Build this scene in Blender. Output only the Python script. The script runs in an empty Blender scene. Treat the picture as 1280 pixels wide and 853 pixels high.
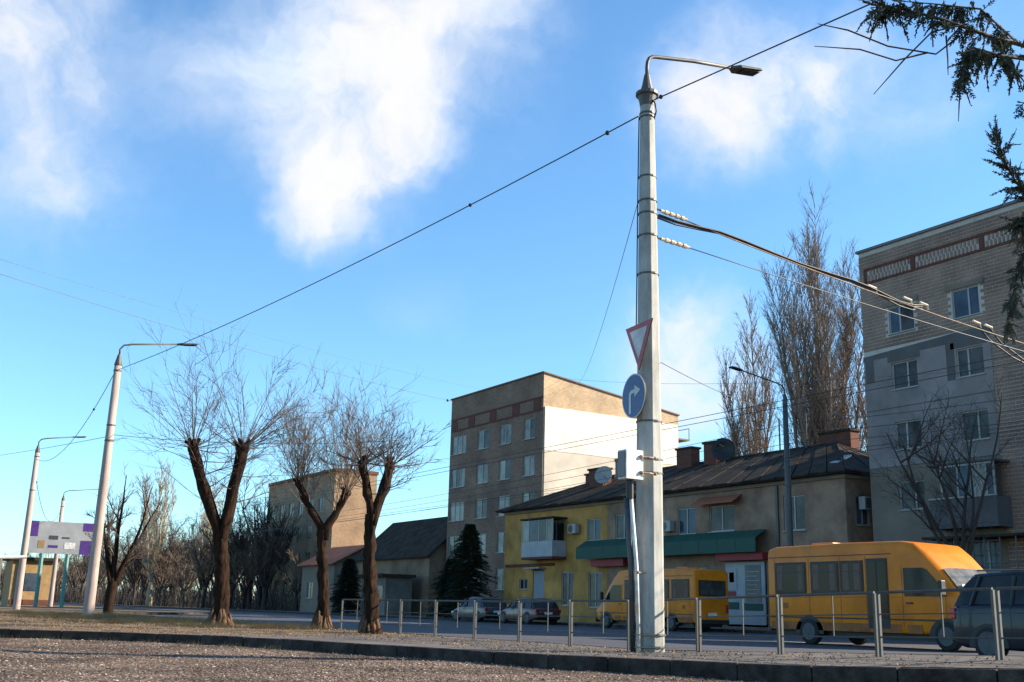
import bpy, math, random
from mathutils import Vector, Matrix, noise
from mathutils.geometry import tessellate_polygon
R = math.radians
scene = bpy.context.scene
col = scene.collection
random.seed(7)

# ------------------------------------------------------------------ camera
cd = bpy.data.cameras.new('camera')
cam = bpy.data.objects.new('camera', cd); col.objects.link(cam)
cd.sensor_width = 36.0; cd.lens = 36.0 * 1355.0 / 1280.0
cd.clip_start = 0.05; cd.clip_end = 6000
PITCH, HEAD, ROLL = 13.962, 31.831, 1.45
hd = Vector((-math.cos(R(HEAD)), math.sin(R(HEAD)), 0))
fw = hd * math.cos(R(PITCH)) + Vector((0, 0, math.sin(R(PITCH))))
rt = Vector((math.sin(R(HEAD)), math.cos(R(HEAD)), 0))
up = rt.cross(fw)
c, s = math.cos(R(ROLL)), math.sin(R(ROLL))
cx_ = rt * c + up * s; cy_ = up * c - rt * s
cam.matrix_world = Matrix(((cx_.x, cy_.x, -fw.x, 0), (cx_.y, cy_.y, -fw.y, 0), (cx_.z, cy_.z, -fw.z, 0.6), (0, 0, 0, 1)))
scene.camera = cam

# ------------------------------------------------------------------ light
SUN_EL, SUN_AZ = 26.0, 64.0           # azimuth measured from +X towards +Y
sdir = Vector((math.cos(R(SUN_EL)) * math.cos(R(SUN_AZ)), math.cos(R(SUN_EL)) * math.sin(R(SUN_AZ)), math.sin(R(SUN_EL))))
sl = bpy.data.lights.new('sun', 'SUN'); sl.energy = 4.6; sl.angle = R(0.5); sl.color = (1.0, 0.86, 0.68)
so = bpy.data.objects.new('sun', sl); col.objects.link(so)
so.rotation_euler = sdir.to_track_quat('Z', 'Y').to_euler()

world = bpy.data.worlds.new('World'); scene.world = world; world.use_nodes = True
wn, wl = world.node_tree.nodes, world.node_tree.links
wn.clear()
def N(t, **k):
    n = wn.new(t)
    for a, b in k.items(): setattr(n, a, b)
    return n
def wmath(op, a, b=None, c=None, clamp=False):
    n = N('ShaderNodeMath', operation=op, use_clamp=clamp)
    for i, v in enumerate((a, b, c)):
        if v is None: continue
        if isinstance(v, (int, float)): n.inputs[i].default_value = v
        else: wl.new(v, n.inputs[i])
    return n.outputs[0]
sky = N('ShaderNodeTexSky', sky_type='NISHITA', sun_disc=False)
sky.sun_elevation = R(SUN_EL); sky.sun_rotation = R(90 - SUN_AZ)
sky.air_density = 1.0; sky.dust_density = 0.25; sky.ozone_density = 2.2
tc = N('ShaderNodeTexCoord')
def wnoise(scale, detail, rough, vec):
    n = N('ShaderNodeTexNoise'); n.inputs['Scale'].default_value = scale; n.inputs['Detail'].default_value = detail
    n.inputs['Roughness'].default_value = rough; wl.new(vec, n.inputs['Vector']); return n
warp = wnoise(5.0, 5, 0.6, tc.outputs['Generated'])
sub = N('ShaderNodeVectorMath', operation='SUBTRACT'); wl.new(warp.outputs['Color'], sub.inputs[0]); sub.inputs[1].default_value = (0.5, 0.5, 0.5)
scl = N('ShaderNodeVectorMath', operation='SCALE'); wl.new(sub.outputs[0], scl.inputs[0]); scl.inputs['Scale'].default_value = 0.16
wadd = N('ShaderNodeVectorMath', operation='ADD'); wl.new(tc.outputs['Generated'], wadd.inputs[0]); wl.new(scl.outputs[0], wadd.inputs[1])
wnrm = N('ShaderNodeVectorMath', operation='NORMALIZE'); wl.new(wadd.outputs[0], wnrm.inputs[0])
CLOUDS = [(-0.852,0.298,0.43,5.0,0.95),(-0.84,0.261,0.475,4.2,0.36),(-0.822,0.344,0.454,4.4,0.5),(-0.853,0.351,0.387,4.33,1),(-0.88,0.335,0.338,2.46,0.8),(-0.824,0.387,0.413,3.08,0.77),(-0.893,0.067,0.445,4.6,1.2),(-0.875,0.109,0.472,4.13,0.45),(-0.769,0.403,0.496,5.59,0.7),(-0.739,0.459,0.492,4.06,0.62),(-0.916,0.135,0.377,4.14,0.54),(-0.933,0.143,0.33,3.7,0.54),(-0.632,0.625,0.457,4.26,0.8),(-0.595,0.646,0.478,4.34,0.77),(-0.573,0.681,0.456,3.42,0.77),(-0.676,0.599,0.429,3.22,0.72),(-0.535,0.741,0.405,2.47,0.55),(-0.479,0.745,0.463,3.81,0.65),(-0.718,0.641,0.271,2.82,0.83),(-0.747,0.628,0.219,3.89,0.85),(-0.721,0.662,0.204,3.71,0.83),(-0.865,0.424,0.267,2.1,0.46),(-0.782,0.48,0.398,3.12,0.39),(-0.871,0.181,0.457,3.5,0.25)]
acc = None
for (x, y, z, rad, st) in CLOUDS:
    d = N('ShaderNodeVectorMath', operation='DOT_PRODUCT'); wl.new(wnrm.outputs[0], d.inputs[0])
    v = Vector((x, y, z)).normalized(); d.inputs[1].default_value = v
    # 1 at the centre, 0 at about 1.5 radii, rounded fall-off
    k = 1 - math.cos(R(rad * 1.6))
    t = wmath('MULTIPLY_ADD', wmath('SUBTRACT', 1.0, d.outputs['Value']), -1.0 / k, 1.0)
    t = wmath('MAXIMUM', t, 0.0)
    t = wmath('MULTIPLY', wmath('MULTIPLY', t, t), st * 0.85)
    acc = t if acc is None else wmath('ADD', acc, t)
fine = wnoise(7.0, 10, 0.60, wnrm.outputs[0])
big = wnoise(2.6, 6, 0.6, wnrm.outputs[0])
gen = wmath('MULTIPLY', wmath('MAXIMUM', wmath('SUBTRACT', big.outputs['Fac'], 0.52), 0.0), 2.0)
dens = wmath('ADD', wmath('MINIMUM', acc, 1.5), gen)
dens = wmath('MULTIPLY', dens, wmath('MULTIPLY_ADD', fine.outputs['Fac'], 3.0, -0.55))
mask = N('ShaderNodeMapRange', interpolation_type='SMOOTHSTEP'); wl.new(dens, mask.inputs['Value'])
mask.inputs['From Min'].default_value = 0.05; mask.inputs['From Max'].default_value = 1.75
mask.inputs['To Max'].default_value = 0.97
cramp = N('ShaderNodeMix', data_type='RGBA')
cramp.inputs['A'].default_value = (4.0, 4.75, 5.9, 1); cramp.inputs['B'].default_value = (5.15, 5.1, 5.05, 1)
shn = wnoise(6.0, 6, 0.55, tc.outputs['Generated'])
shf = wmath('MULTIPLY', mask.outputs[0], wmath('MULTIPLY_ADD', shn.outputs['Fac'], 2.4, -0.35), clamp=True)
wl.new(shf, cramp.inputs['Factor'])
tint = N('ShaderNodeMix', data_type='RGBA', blend_type='MULTIPLY'); tint.inputs['Factor'].default_value = 1.0
wl.new(sky.outputs[0], tint.inputs['A']); tint.inputs['B'].default_value = (0.84, 1.20, 1.38, 1)
mixc = N('ShaderNodeMix', data_type='RGBA'); wl.new(mask.outputs[0], mixc.inputs['Factor'])
wl.new(tint.outputs['Result'], mixc.inputs['A']); wl.new(cramp.outputs['Result'], mixc.inputs['B'])
bg = N('ShaderNodeBackground'); bg.inputs['Strength'].default_value = 0.07
wl.new(mixc.outputs['Result'], bg.inputs['Color'])
wo = N('ShaderNodeOutputWorld'); wl.new(bg.outputs[0], wo.inputs['Surface'])

scene.view_settings.view_transform = 'Standard'; scene.view_settings.look = 'None'
scene.view_settings.exposure = 1.5; scene.view_settings.gamma = 1.0
scene.view_settings.use_curve_mapping = False
scene.render.engine = 'CYCLES'

# ------------------------------------------------------------------ materials
MATS = {}
def mat(name, color, rough=0.8, var=0.25, scale=3.0, bump=0.0, bscale=30.0, metal=0.0, color2=None, coat=0.0, spec=0.5, stretch=None, detail=6, patch=None):
    if name in MATS: return MATS[name]
    m = bpy.data.materials.new(name); m.use_nodes = True
    nt = m.node_tree; n = nt.nodes; l = nt.links
    p = n['Principled BSDF']; p.inputs['Roughness'].default_value = rough; p.inputs['Metallic'].default_value = metal
    p.inputs['Specular IOR Level'].default_value = spec
    if coat: p.inputs['Coat Weight'].default_value = coat; p.inputs['Coat Roughness'].default_value = 0.05
    g = n.new('ShaderNodeNewGeometry')
    vec = g.outputs['Position']
    if stretch:
        mp = n.new('ShaderNodeVectorMath'); mp.operation = 'MULTIPLY'; l.new(vec, mp.inputs[0]); mp.inputs[1].default_value = stretch; vec = mp.outputs[0]
    t = n.new('ShaderNodeTexNoise'); t.inputs['Scale'].default_value = scale; t.inputs['Detail'].default_value = detail; t.inputs['Roughness'].default_value = 0.65
    l.new(vec, t.inputs['Vector'])
    mr = n.new('ShaderNodeMapRange'); mr.inputs['From Min'].default_value = 0.32; mr.inputs['From Max'].default_value = 0.68
    l.new(t.outputs['Fac'], mr.inputs['Value'])
    mx = n.new('ShaderNodeMix'); mx.data_type = 'RGBA'
    if color2 is None: color2 = tuple(min(1, ch * (1 + var)) for ch in color); color = tuple(ch * (1 - var) for ch in color)
    mx.inputs['A'].default_value = (*color, 1); mx.inputs['B'].default_value = (*color2, 1)
    l.new(mr.outputs[0], mx.inputs['Factor'])
    if patch:
        t3 = n.new('ShaderNodeTexNoise'); t3.inputs['Scale'].default_value = patch[0]; t3.inputs['Detail'].default_value = 7; t3.inputs['Roughness'].default_value = 0.6; l.new(g.outputs['Position'], t3.inputs['Vector'])
        m3 = n.new('ShaderNodeMapRange'); m3.inputs['From Min'].default_value = 0.36; m3.inputs['From Max'].default_value = 0.6; m3.inputs['To Min'].default_value = patch[1]; m3.inputs['To Max'].default_value = 1.08
        l.new(t3.outputs['Fac'], m3.inputs['Value']); x3 = n.new('ShaderNodeMix'); x3.data_type = 'RGBA'; x3.blend_type = 'MULTIPLY'; x3.inputs['Factor'].default_value = 1
        l.new(mx.outputs['Result'], x3.inputs['A']); l.new(m3.outputs[0], x3.inputs['B']); l.new(x3.outputs['Result'], p.inputs['Base Color'])
    else: l.new(mx.outputs['Result'], p.inputs['Base Color'])
    rm = n.new('ShaderNodeMapRange'); l.new(t.outputs['Fac'], rm.inputs['Value'])
    rm.inputs['To Min'].default_value = max(0.02, rough - 0.1); rm.inputs['To Max'].default_value = min(1, rough + 0.1)
    l.new(rm.outputs[0], p.inputs['Roughness'])
    if bump:
        b = n.new('ShaderNodeBump'); b.inputs['Strength'].default_value = bump; b.inputs['Distance'].default_value = 0.02
        t2 = n.new('ShaderNodeTexNoise'); t2.inputs['Scale'].default_value = bscale; t2.inputs['Detail'].default_value = 5; l.new(vec, t2.inputs['Vector'])
        l.new(t2.outputs['Fac'], b.inputs['Height']); l.new(b.outputs[0], p.inputs['Normal'])
    MATS[name] = m; return m

def brick_mat(name, c1, c2, mortar, bw, rh, msize=0.012, dirt=0.35):
    m = bpy.data.materials.new(name); m.use_nodes = True
    nt = m.node_tree; n = nt.nodes; l = nt.links; p = n['Principled BSDF']; p.inputs['Roughness'].default_value = 0.88
    g = n.new('ShaderNodeNewGeometry'); sp = n.new('ShaderNodeSeparateXYZ'); l.new(g.outputs['Position'], sp.inputs[0])
    ad = n.new('ShaderNodeMath'); ad.operation = 'ADD'; l.new(sp.outputs['X'], ad.inputs[0]); l.new(sp.outputs['Y'], ad.inputs[1])
    cb = n.new('ShaderNodeCombineXYZ'); l.new(ad.outputs[0], cb.inputs['X']); l.new(sp.outputs['Z'], cb.inputs['Y'])
    b = n.new('ShaderNodeTexBrick'); l.new(cb.outputs[0], b.inputs['Vector'])
    b.inputs['Color1'].default_value = (*c1, 1); b.inputs['Color2'].default_value = (*c2, 1); b.inputs['Mortar'].default_value = (*mortar, 1)
    b.inputs['Scale'].default_value = 1.0; b.inputs['Brick Width'].default_value = bw; b.inputs['Row Height'].default_value = rh; b.inputs['Mortar Size'].default_value = msize
    t = n.new('ShaderNodeTexNoise'); t.inputs['Scale'].default_value = 0.5; t.inputs['Detail'].default_value = 6; l.new(g.outputs['Position'], t.inputs['Vector'])
    mr = n.new('ShaderNodeMapRange'); mr.inputs['From Min'].default_value = 0.3; mr.inputs['From Max'].default_value = 0.7
    mr.inputs['To Min'].default_value = 1 - dirt; mr.inputs['To Max'].default_value = 1.1; l.new(t.outputs['Fac'], mr.inputs['Value'])
    mx = n.new('ShaderNodeMix'); mx.data_type = 'RGBA'; mx.blend_type = 'MULTIPLY'; mx.inputs['Factor'].default_value = 1
    l.new(b.outputs['Color'], mx.inputs['A']); l.new(mr.outputs[0], mx.inputs['B']); l.new(mx.outputs['Result'], p.inputs['Base Color'])
    bp = n.new('ShaderNodeBump'); bp.inputs['Distance'].default_value = 0.01; bp.inputs['Strength'].default_value = 0.6; bp.invert = True
    l.new(b.outputs['Fac'], bp.inputs['Height']); l.new(bp.outputs[0], p.inputs['Normal'])
    MATS[name] = m; return m

def glass_mat(name, dark, light, scale=0.9, rough=0.06):
    return mat(name, dark, rough=rough, color2=light, scale=scale, spec=0.16, detail=3)

m_gravel = mat('gravel_ground', (0.05, 0.035, 0.025), 0.95, color2=(0.20, 0.148, 0.108), scale=30, bump=1.0, bscale=45, patch=(0.7, 0.38), spec=0.15)
def grain_mat(name, scale, ramp, patch, bump):
    m = bpy.data.materials.new(name); m.use_nodes = True; nt = m.node_tree; n = nt.nodes; l = nt.links; p = n['Principled BSDF']
    p.inputs['Roughness'].default_value = 0.95; p.inputs['Specular IOR Level'].default_value = 0.15
    g = n.new('ShaderNodeNewGeometry'); v = n.new('ShaderNodeTexVoronoi'); v.inputs['Scale'].default_value = scale; v.inputs['Randomness'].default_value = 1.0; l.new(g.outputs['Position'], v.inputs['Vector'])
    sp = n.new('ShaderNodeSeparateColor'); l.new(v.outputs['Color'], sp.inputs[0])
    r = n.new('ShaderNodeValToRGB'); l.new(sp.outputs[0], r.inputs[0]); e = r.color_ramp.elements
    while len(e) < len(ramp): e.new(0.5)
    for i, (pos, c_) in enumerate(ramp): e[i].position = pos; e[i].color = (*c_, 1)
    t = n.new('ShaderNodeTexNoise'); t.inputs['Scale'].default_value = patch[0]; t.inputs['Detail'].default_value = 7; l.new(g.outputs['Position'], t.inputs['Vector'])
    mr = n.new('ShaderNodeMapRange'); mr.inputs['From Min'].default_value = .36; mr.inputs['From Max'].default_value = .6; mr.inputs['To Min'].default_value = patch[1]; mr.inputs['To Max'].default_value = 1.1; l.new(t.outputs['Fac'], mr.inputs['Value'])
    mx = n.new('ShaderNodeMix'); mx.data_type = 'RGBA'; mx.blend_type = 'MULTIPLY'; mx.inputs['Factor'].default_value = 1; l.new(r.outputs[0], mx.inputs['A']); l.new(mr.outputs[0], mx.inputs['B']); l.new(mx.outputs['Result'], p.inputs['Base Color'])
    b = n.new('ShaderNodeBump'); b.inputs['Strength'].default_value = bump; b.inputs['Distance'].default_value = .02; b.invert = True; l.new(v.outputs['Distance'], b.inputs['Height']); l.new(b.outputs[0], p.inputs['Normal'])
    return m
RAMP = [(0, (.026, .018, .013)), (.3, (.082, .056, .040)), (.55, (.145, .105, .076)), (.72, (.19, .118, .078)), (.88, (.24, .19, .145)), (1, (.44, .39, .33))]
m_gravel = grain_mat('gravel_grains', 34, RAMP, (.6, .5), 1.0)
m_stone = grain_mat('gravel_stone', 16, RAMP, (.6, .75), 0.0)
m_soil = mat('dry_soil', (0.075, 0.052, 0.033), 0.95, color2=(0.23, 0.16, 0.09), scale=1.6, bump=1.0, bscale=14, patch=(0.8, 0.5), spec=0.2)
m_field = mat('field', (0.09, 0.075, 0.045), 0.95, color2=(0.18, 0.14, 0.085), scale=0.15, bump=0.3, bscale=3)
m_asphalt = mat('asphalt', (0.035, 0.036, 0.042), 0.85, color2=(0.06, 0.062, 0.07), scale=1.3, bump=0.4, bscale=60)
m_kerb = mat('kerb_concrete', (0.055, 0.043, 0.036), 0.92, var=0.5, scale=5, bump=0.9, bscale=25, patch=(1.5, 0.5), spec=0.15)
m_conc = mat('concrete', (0.22, 0.19, 0.145), 0.85, var=0.2, scale=3, bump=0.25, bscale=40)
m_pole = mat('pole_galvanised', (0.25, 0.244, 0.222), 0.62, color2=(0.42, 0.41, 0.37), scale=2.2, bump=0.15, bscale=30, stretch=(4, 4, 0.6), spec=0.3, patch=(1.1, 0.72))
m_pole2 = mat('pole_concrete_pink', (0.26, 0.20, 0.175), 0.85, color2=(0.40, 0.32, 0.28), scale=2, bump=0.3, bscale=25, stretch=(3, 3, .5))
m_steel = mat('galvanised_steel', (0.075, 0.071, 0.065), 0.55, var=0.25, scale=9, metal=0.2)
m_darksteel = mat('dark_steel', (0.07, 0.07, 0.07), 0.5, var=0.3, scale=9, metal=0.3)
m_rust = mat('rusty_steel', (0.20, 0.10, 0.05), 0.8, color2=(0.42, 0.34, 0.26), scale=14)
m_cable = mat('black_cable', (0.012, 0.012, 0.013), 0.55, var=0.2)
m_wire = mat('grey_wire', (0.09, 0.09, 0.085), 0.5, var=0.2)
m_white = mat('white_paint', (0.62, 0.60, 0.55), 0.55, color2=(0.75, 0.73, 0.68), scale=7, patch=(5.0, 0.7))
m_ins = mat('porcelain', (0.72, 0.66, 0.55), 0.4, color2=(0.45, 0.28, 0.14), scale=11)
m_red = mat('sign_red', (0.38, 0.02, 0.016), 0.4, var=0.15, scale=8, patch=(3.0, 0.7))
m_signw = mat('sign_white', (0.50, 0.49, 0.46), 0.45, var=0.07, scale=8, patch=(3.0, 0.72))
m_blue = mat('sign_blue', (0.012, 0.035, 0.15), 0.35, var=0.3, scale=5, patch=(3.0, 0.6))
m_bark = mat('pollard_bark', (0.005, 0.0035, 0.003), 0.95, color2=(0.042, 0.022, 0.013), scale=9, bump=1.0, bscale=14, stretch=(1.8, 1.8, 0.3), spec=0.1)
m_flare = mat('orange_root_bark', (0.03, 0.015, 0.008), 0.95, color2=(0.15, 0.075, 0.034), scale=8, bump=1.0, bscale=16)
m_twig = mat('twig_grey_brown', (0.105, 0.07, 0.052), 0.9, var=0.25, scale=2)
m_twig2 = mat('twig_tan', (0.20, 0.14, 0.095), 0.9, var=0.25, scale=1)
m_twig3 = mat('twig_dark', (0.04, 0.03, 0.023), 0.9, var=0.3, scale=1)
m_twigp = mat('poplar_twig', (0.215, 0.16, 0.12), 0.9, var=0.25, scale=0.6)
m_pale = mat('pale_poplar_bark', (0.30, 0.25, 0.17), 0.9, var=0.25, scale=1.5)
m_needle = mat('thuja_foliage', (0.016, 0.022, 0.012), 0.7, color2=(0.055, 0.06, 0.028), scale=9)
m_spruce = mat('spruce_foliage', (0.006, 0.012, 0.006), 0.8, color2=(0.04, 0.055, 0.022), scale=2.2)
m_drygrass = mat('dry_grass', (0.26, 0.17, 0.065), 0.9, var=0.35, scale=2)
m_yellow = mat('bus_paint', (0.66, 0.182, 0.005), 0.42, var=0.07, scale=1.5, coat=0.10, spec=0.25, patch=(1.2, 0.82))
m_navy = mat('car_navy', (0.007, 0.009, 0.016), 0.35, var=0.1, coat=0.25, spec=0.3)
m_maroon = mat('car_maroon', (0.085, 0.018, 0.016), 0.35, var=0.1, coat=0.5)
m_grey_car = mat('car_graphite', (0.04, 0.042, 0.045), 0.35, var=0.1, coat=0.5)
m_rubber = mat('rubber', (0.014, 0.014, 0.014), 0.85, var=0.3, scale=9)
m_black = mat('black_plastic', (0.014, 0.014, 0.015), 0.55, var=0.2)
m_chrome = mat('rim_metal', (0.10, 0.10, 0.098), 0.8, var=0.3, metal=0.0, spec=0.2)
m_autoglass = glass_mat('auto_glass', (0.012, 0.014, 0.016), (0.035, 0.035, 0.036), 1.5, 0.05)
m_busglass = glass_mat('bus_glass', (0.006, 0.006, 0.007), (0.035, 0.012, 0.012), 1.7, 0.08)
m_wind = glass_mat('windshield_glass', (0.05, 0.05, 0.05), (0.22, 0.21, 0.19), 1.4, 0.06)
m_lamp_r = mat('tail_lamp', (0.45, 0.02, 0.015), 0.25, var=0.1)
m_lamp_o = mat('amber_lamp', (0.8, 0.25, 0.02), 0.25, var=0.1)
m_lamp_w = mat('head_lamp', (0.6, 0.6, 0.58), 0.15, var=0.1)
m_curtain = mat('pale_curtain', (0.15, 0.10, 0.075), 0.9, var=0.3, scale=6, stretch=(5, 5, .4))
m_brickR = mat('silicate_brick', (0.19, 0.118, 0.082), 0.9, color2=(0.29, 0.19, 0.135), scale=0.7, bump=0.4, patch=(0.35, 0.75))
m_mortar = mat('mortar', (0.44, 0.40, 0.35), 0.95, var=0.12, scale=3)
m_redbrick = mat('red_brick_trim', (0.11, 0.036, 0.022), 0.9, var=0.3, scale=4)
m_plaster = mat('grey_plaster', (0.195, 0.165, 0.152), 0.9, color2=(0.27, 0.232, 0.216), scale=0.6, bump=0.1, patch=(0.4, 0.75))
m_plasterd = mat('dark_grey_plaster', (0.075, 0.07, 0.068), 0.9, color2=(0.115, 0.11, 0.105), scale=0.8, bump=0.1)
m_plasterl = mat('ochre_grey_plaster', (0.14, 0.11, 0.082), 0.9, color2=(0.20, 0.165, 0.125), scale=0.7)
m_brickM = brick_mat('brick_mid', (0.175, 0.102, 0.066), (0.235, 0.145, 0.098), (0.24, 0.168, 0.118), 0.26, 0.15)  # shade put into the facade brick colour; sunlit end wall brick stays lighter
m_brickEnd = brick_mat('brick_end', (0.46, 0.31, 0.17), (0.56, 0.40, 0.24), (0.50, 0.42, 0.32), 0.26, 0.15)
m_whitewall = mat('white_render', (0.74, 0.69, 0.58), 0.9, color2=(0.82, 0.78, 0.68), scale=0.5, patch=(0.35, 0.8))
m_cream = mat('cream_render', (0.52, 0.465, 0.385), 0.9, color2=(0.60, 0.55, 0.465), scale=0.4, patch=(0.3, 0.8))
m_tanwall = brick_mat('brick_tan', (0.26, 0.165, 0.09), (0.33, 0.22, 0.125), (0.30, 0.23, 0.16), 0.26, 0.15)
m_yellowwall = mat('yellow_plaster', (0.38, 0.18, 0.035), 0.9, color2=(0.54, 0.28, 0.075), scale=0.9, patch=(0.6, 0.65))
m_beige = mat('beige_plaster', (0.21, 0.122, 0.075), 0.9, color2=(0.32, 0.205, 0.135), scale=0.8, patch=(0.6, 0.6))
m_roof = mat('dark_roof_sheet', (0.022, 0.018, 0.015), 0.9, color2=(0.06, 0.048, 0.038), scale=1.2, bump=0.5, bscale=6, spec=0.08)
m_redroof = mat('rust_red_roof', (0.30, 0.085, 0.04), 0.8, var=0.3, scale=1)
m_green = mat('green_awning', (0.007, 0.06, 0.038), 0.7, var=0.2, scale=1.5)
m_redsign = mat('red_fascia', (0.24, 0.012, 0.014), 0.6, var=0.15)
m_wframe = mat('window_frame_white', (0.30, 0.29, 0.265), 0.5, var=0.06)
m_wglass = glass_mat('window_glass', (0.02, 0.03, 0.045), (0.07, 0.10, 0.14), 0.7, 0.04)
m_wglassc = glass_mat('curtained_glass', (0.010, 0.011, 0.012), (0.095, 0.092, 0.08), 0.8, 0.12)
m_wglassw = glass_mat('white_curtained_glass', (0.07, 0.068, 0.06), (0.34, 0.33, 0.28), 0.55, 0.15)
m_door = mat('pale_door', (0.22, 0.23, 0.25), 0.6, var=0.1)
m_purple = mat('purple_print', (0.07, 0.022, 0.18), 0.6, var=0.2)
m_printw = mat('white_print', (0.26, 0.265, 0.28), 0.6, color2=(0.36, 0.36, 0.35), scale=1)
m_teal = mat('teal_paint', (0.10, 0.24, 0.20), 0.6, var=0.2)
m_ochre = mat('ochre_wall', (0.30, 0.19, 0.085), 0.9, var=0.2)

# ------------------------------------------------------------------ mesh helpers
ORG = {}
def tag(o, label=None, cat=None, group=None, kind=None):
    if label: o['label'] = label
    if cat: o['category'] = cat
    if group: o['group'] = group
    if kind: o['kind'] = kind
    return o
def thing(name, loc, label, cat, group=None, rz=0):
    o = bpy.data.objects.new(name, None); col.objects.link(o); o.location = loc; o.rotation_euler.z = rz
    o.empty_display_size = 0.3
    ORG[o.name] = Vector(loc)
    return tag(o, label, cat, group)
def copy_tree(o, parent=None):
    c = o.copy(); col.objects.link(c); c.parent = parent
    if o.name in ORG: ORG[c.name] = ORG[o.name]
    for ch in list(o.children): copy_tree(ch, c)
    return c
class MB:
    def __init__(s): s.v = []; s.f = []
    def quadbox(s, p):           # 8 points: bottom 4 ccw, top 4 ccw
        b = len(s.v); s.v += [tuple(q) for q in p]
        s.f += [(b, b+3, b+2, b+1), (b+4, b+5, b+6, b+7), (b, b+1, b+5, b+4), (b+1, b+2, b+6, b+5), (b+2, b+3, b+7, b+6), (b+3, b, b+4, b+7)]
        return s
    def box(s, x0, x1, y0, y1, z0, z1):
        return s.quadbox([(x0,y0,z0),(x1,y0,z0),(x1,y1,z0),(x0,y1,z0),(x0,y0,z1),(x1,y0,z1),(x1,y1,z1),(x0,y1,z1)])
    def quad(s, a, b, c, d):
        n = len(s.v); s.v += [tuple(a), tuple(b), tuple(c), tuple(d)]; s.f.append((n, n+1, n+2, n+3)); return s
    def tube(s, pts, rad, sides=6, cap=True, rot=0.0):
        pts = [Vector(p) for p in pts]; n = len(pts)
        if not isinstance(rad, (list, tuple)): rad = [rad] * n
        b = len(s.v); prev = None
        for i in range(n):
            t = (pts[min(i+1, n-1)] - pts[max(i-1, 0)])
            if t.length < 1e-9: t = Vector((0, 0, 1))
            t.normalize()
            if prev is None:
                a = Vector((1, 0, 0)) if abs(t.x) < 0.9 else Vector((0, 1, 0))
                u = (a - t * a.dot(t)).normalized()
            else:
                u = prev - t * prev.dot(t)
                u = u.normalized() if u.length > 1e-6 else t.orthogonal().normalized()
            prev = u; w = t.cross(u)
            for k in range(sides):
                an = rot + 2 * math.pi * k / sides
                q = pts[i] + (u * math.cos(an) + w * math.sin(an)) * rad[i]
                s.v.append((q.x, q.y, q.z))
        for i in range(n - 1):
            for k in range(sides):
                k2 = (k + 1) % sides
                s.f.append((b + i*sides + k, b + i*sides + k2, b + (i+1)*sides + k2, b + (i+1)*sides + k))
        if cap:
            s.f.append(tuple(b + k for k in reversed(range(sides)))); s.f.append(tuple(b + (n-1)*sides + k for k in range(sides)))
        return s
    def loft(s, secs, cap=True):
        b = len(s.v); n = len(secs[0])
        for sec in secs: s.v += [tuple(p) for p in sec]
        for i in range(len(secs) - 1):
            for k in range(n):
                k2 = (k+1) % n
                s.f.append((b+i*n+k, b+i*n+k2, b+(i+1)*n+k2, b+(i+1)*n+k))
        if cap:
            s.f.append(tuple(b + k for k in reversed(range(n)))); s.f.append(tuple(b + (len(secs)-1)*n + k for k in range(n)))
        return s
    def prism(s, poly, d):       # poly: 3d points, d: extrusion vector
        d = Vector(d); return s.loft([[Vector(p) for p in poly], [Vector(p) + d for p in poly]])
    def ball(s, c, r, seg=8, rings=5, sc=(1, 1, 1)):
        secs = []
        for i in range(rings + 1):
            a = -math.pi/2 + math.pi * i / rings; rr = max(0.02, math.cos(a)) * r
            secs.append([(c[0] + rr*sc[0]*math.cos(2*math.pi*k/seg), c[1] + rr*sc[1]*math.sin(2*math.pi*k/seg), c[2] + r*sc[2]*math.sin(a)) for k in range(seg)])
        return s.loft(secs)
    def build(s, name, m, parent=None, origin=None, smooth=False, label=None, kind=None, bevel=0):
        o0 = Vector(origin) if origin is not None else (ORG.get(parent.name, Vector()) if parent else Vector())
        me = bpy.data.meshes.new(name)
        me.from_pydata([(v[0]-o0.x, v[1]-o0.y, v[2]-o0.z) for v in s.v], [], s.f); me.update()
        if smooth: me.polygons.foreach_set('use_smooth', [True] * len(me.polygons))
        me.materials.append(m)
        o = bpy.data.objects.new(name, me); col.objects.link(o)
        if parent: o.parent = parent
        else: o.location = o0
        ORG[o.name] = o0
        if bevel:
            bm = o.modifiers.new('bevel', 'BEVEL'); bm.width = bevel; bm.segments = 2; bm.limit_method = 'ANGLE'; bm.angle_limit = R(40)
        if label: o['label'] = label
        if kind: o['kind'] = kind
        return o
def struct(o): o['kind'] = 'structure'; return o
def rrect(hw, z0, z1, r, n=4, top_in=0.0):
    """rounded rectangle section in (y,z), ccw, n points per corner; top_in narrows the top"""
    pts = []
    for (cy, cz, a0, rr) in ((hw - r*0.5, z0 + r*0.5, -90, r*0.5), (hw - r - top_in, z1 - r, 0, r), (-hw + r + top_in, z1 - r, 90, r), (-hw + r*0.5, z0 + r*0.5, 180, r*0.5)):
        for i in range(n):
            a = R(a0 + 90 * i / (n - 1)); pts.append((cy + rr*math.cos(a), cz + rr*math.sin(a)))
    return pts

# ------------------------------------------------------------------ ground
def pz(x, y=11.5):
    return pzx(x) * max(0.2, 0.25 + 0.35*(y - 9.4))
def pzx(x):
    t = max(0.0, min(1.0, (x + 16.5) / 4.0)); t = t*t*(3-2*t)
    return 0.026 * t * (min(x, -4.0) + 15.0) if x > -15 else 0.0
g = MB(); g.quad((-3000, -3000, -0.32), (3000, -3000, -0.32), (3000, 3000, -0.32), (-3000, 3000, -0.32))
struct(g.build('ground', m_field))

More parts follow.
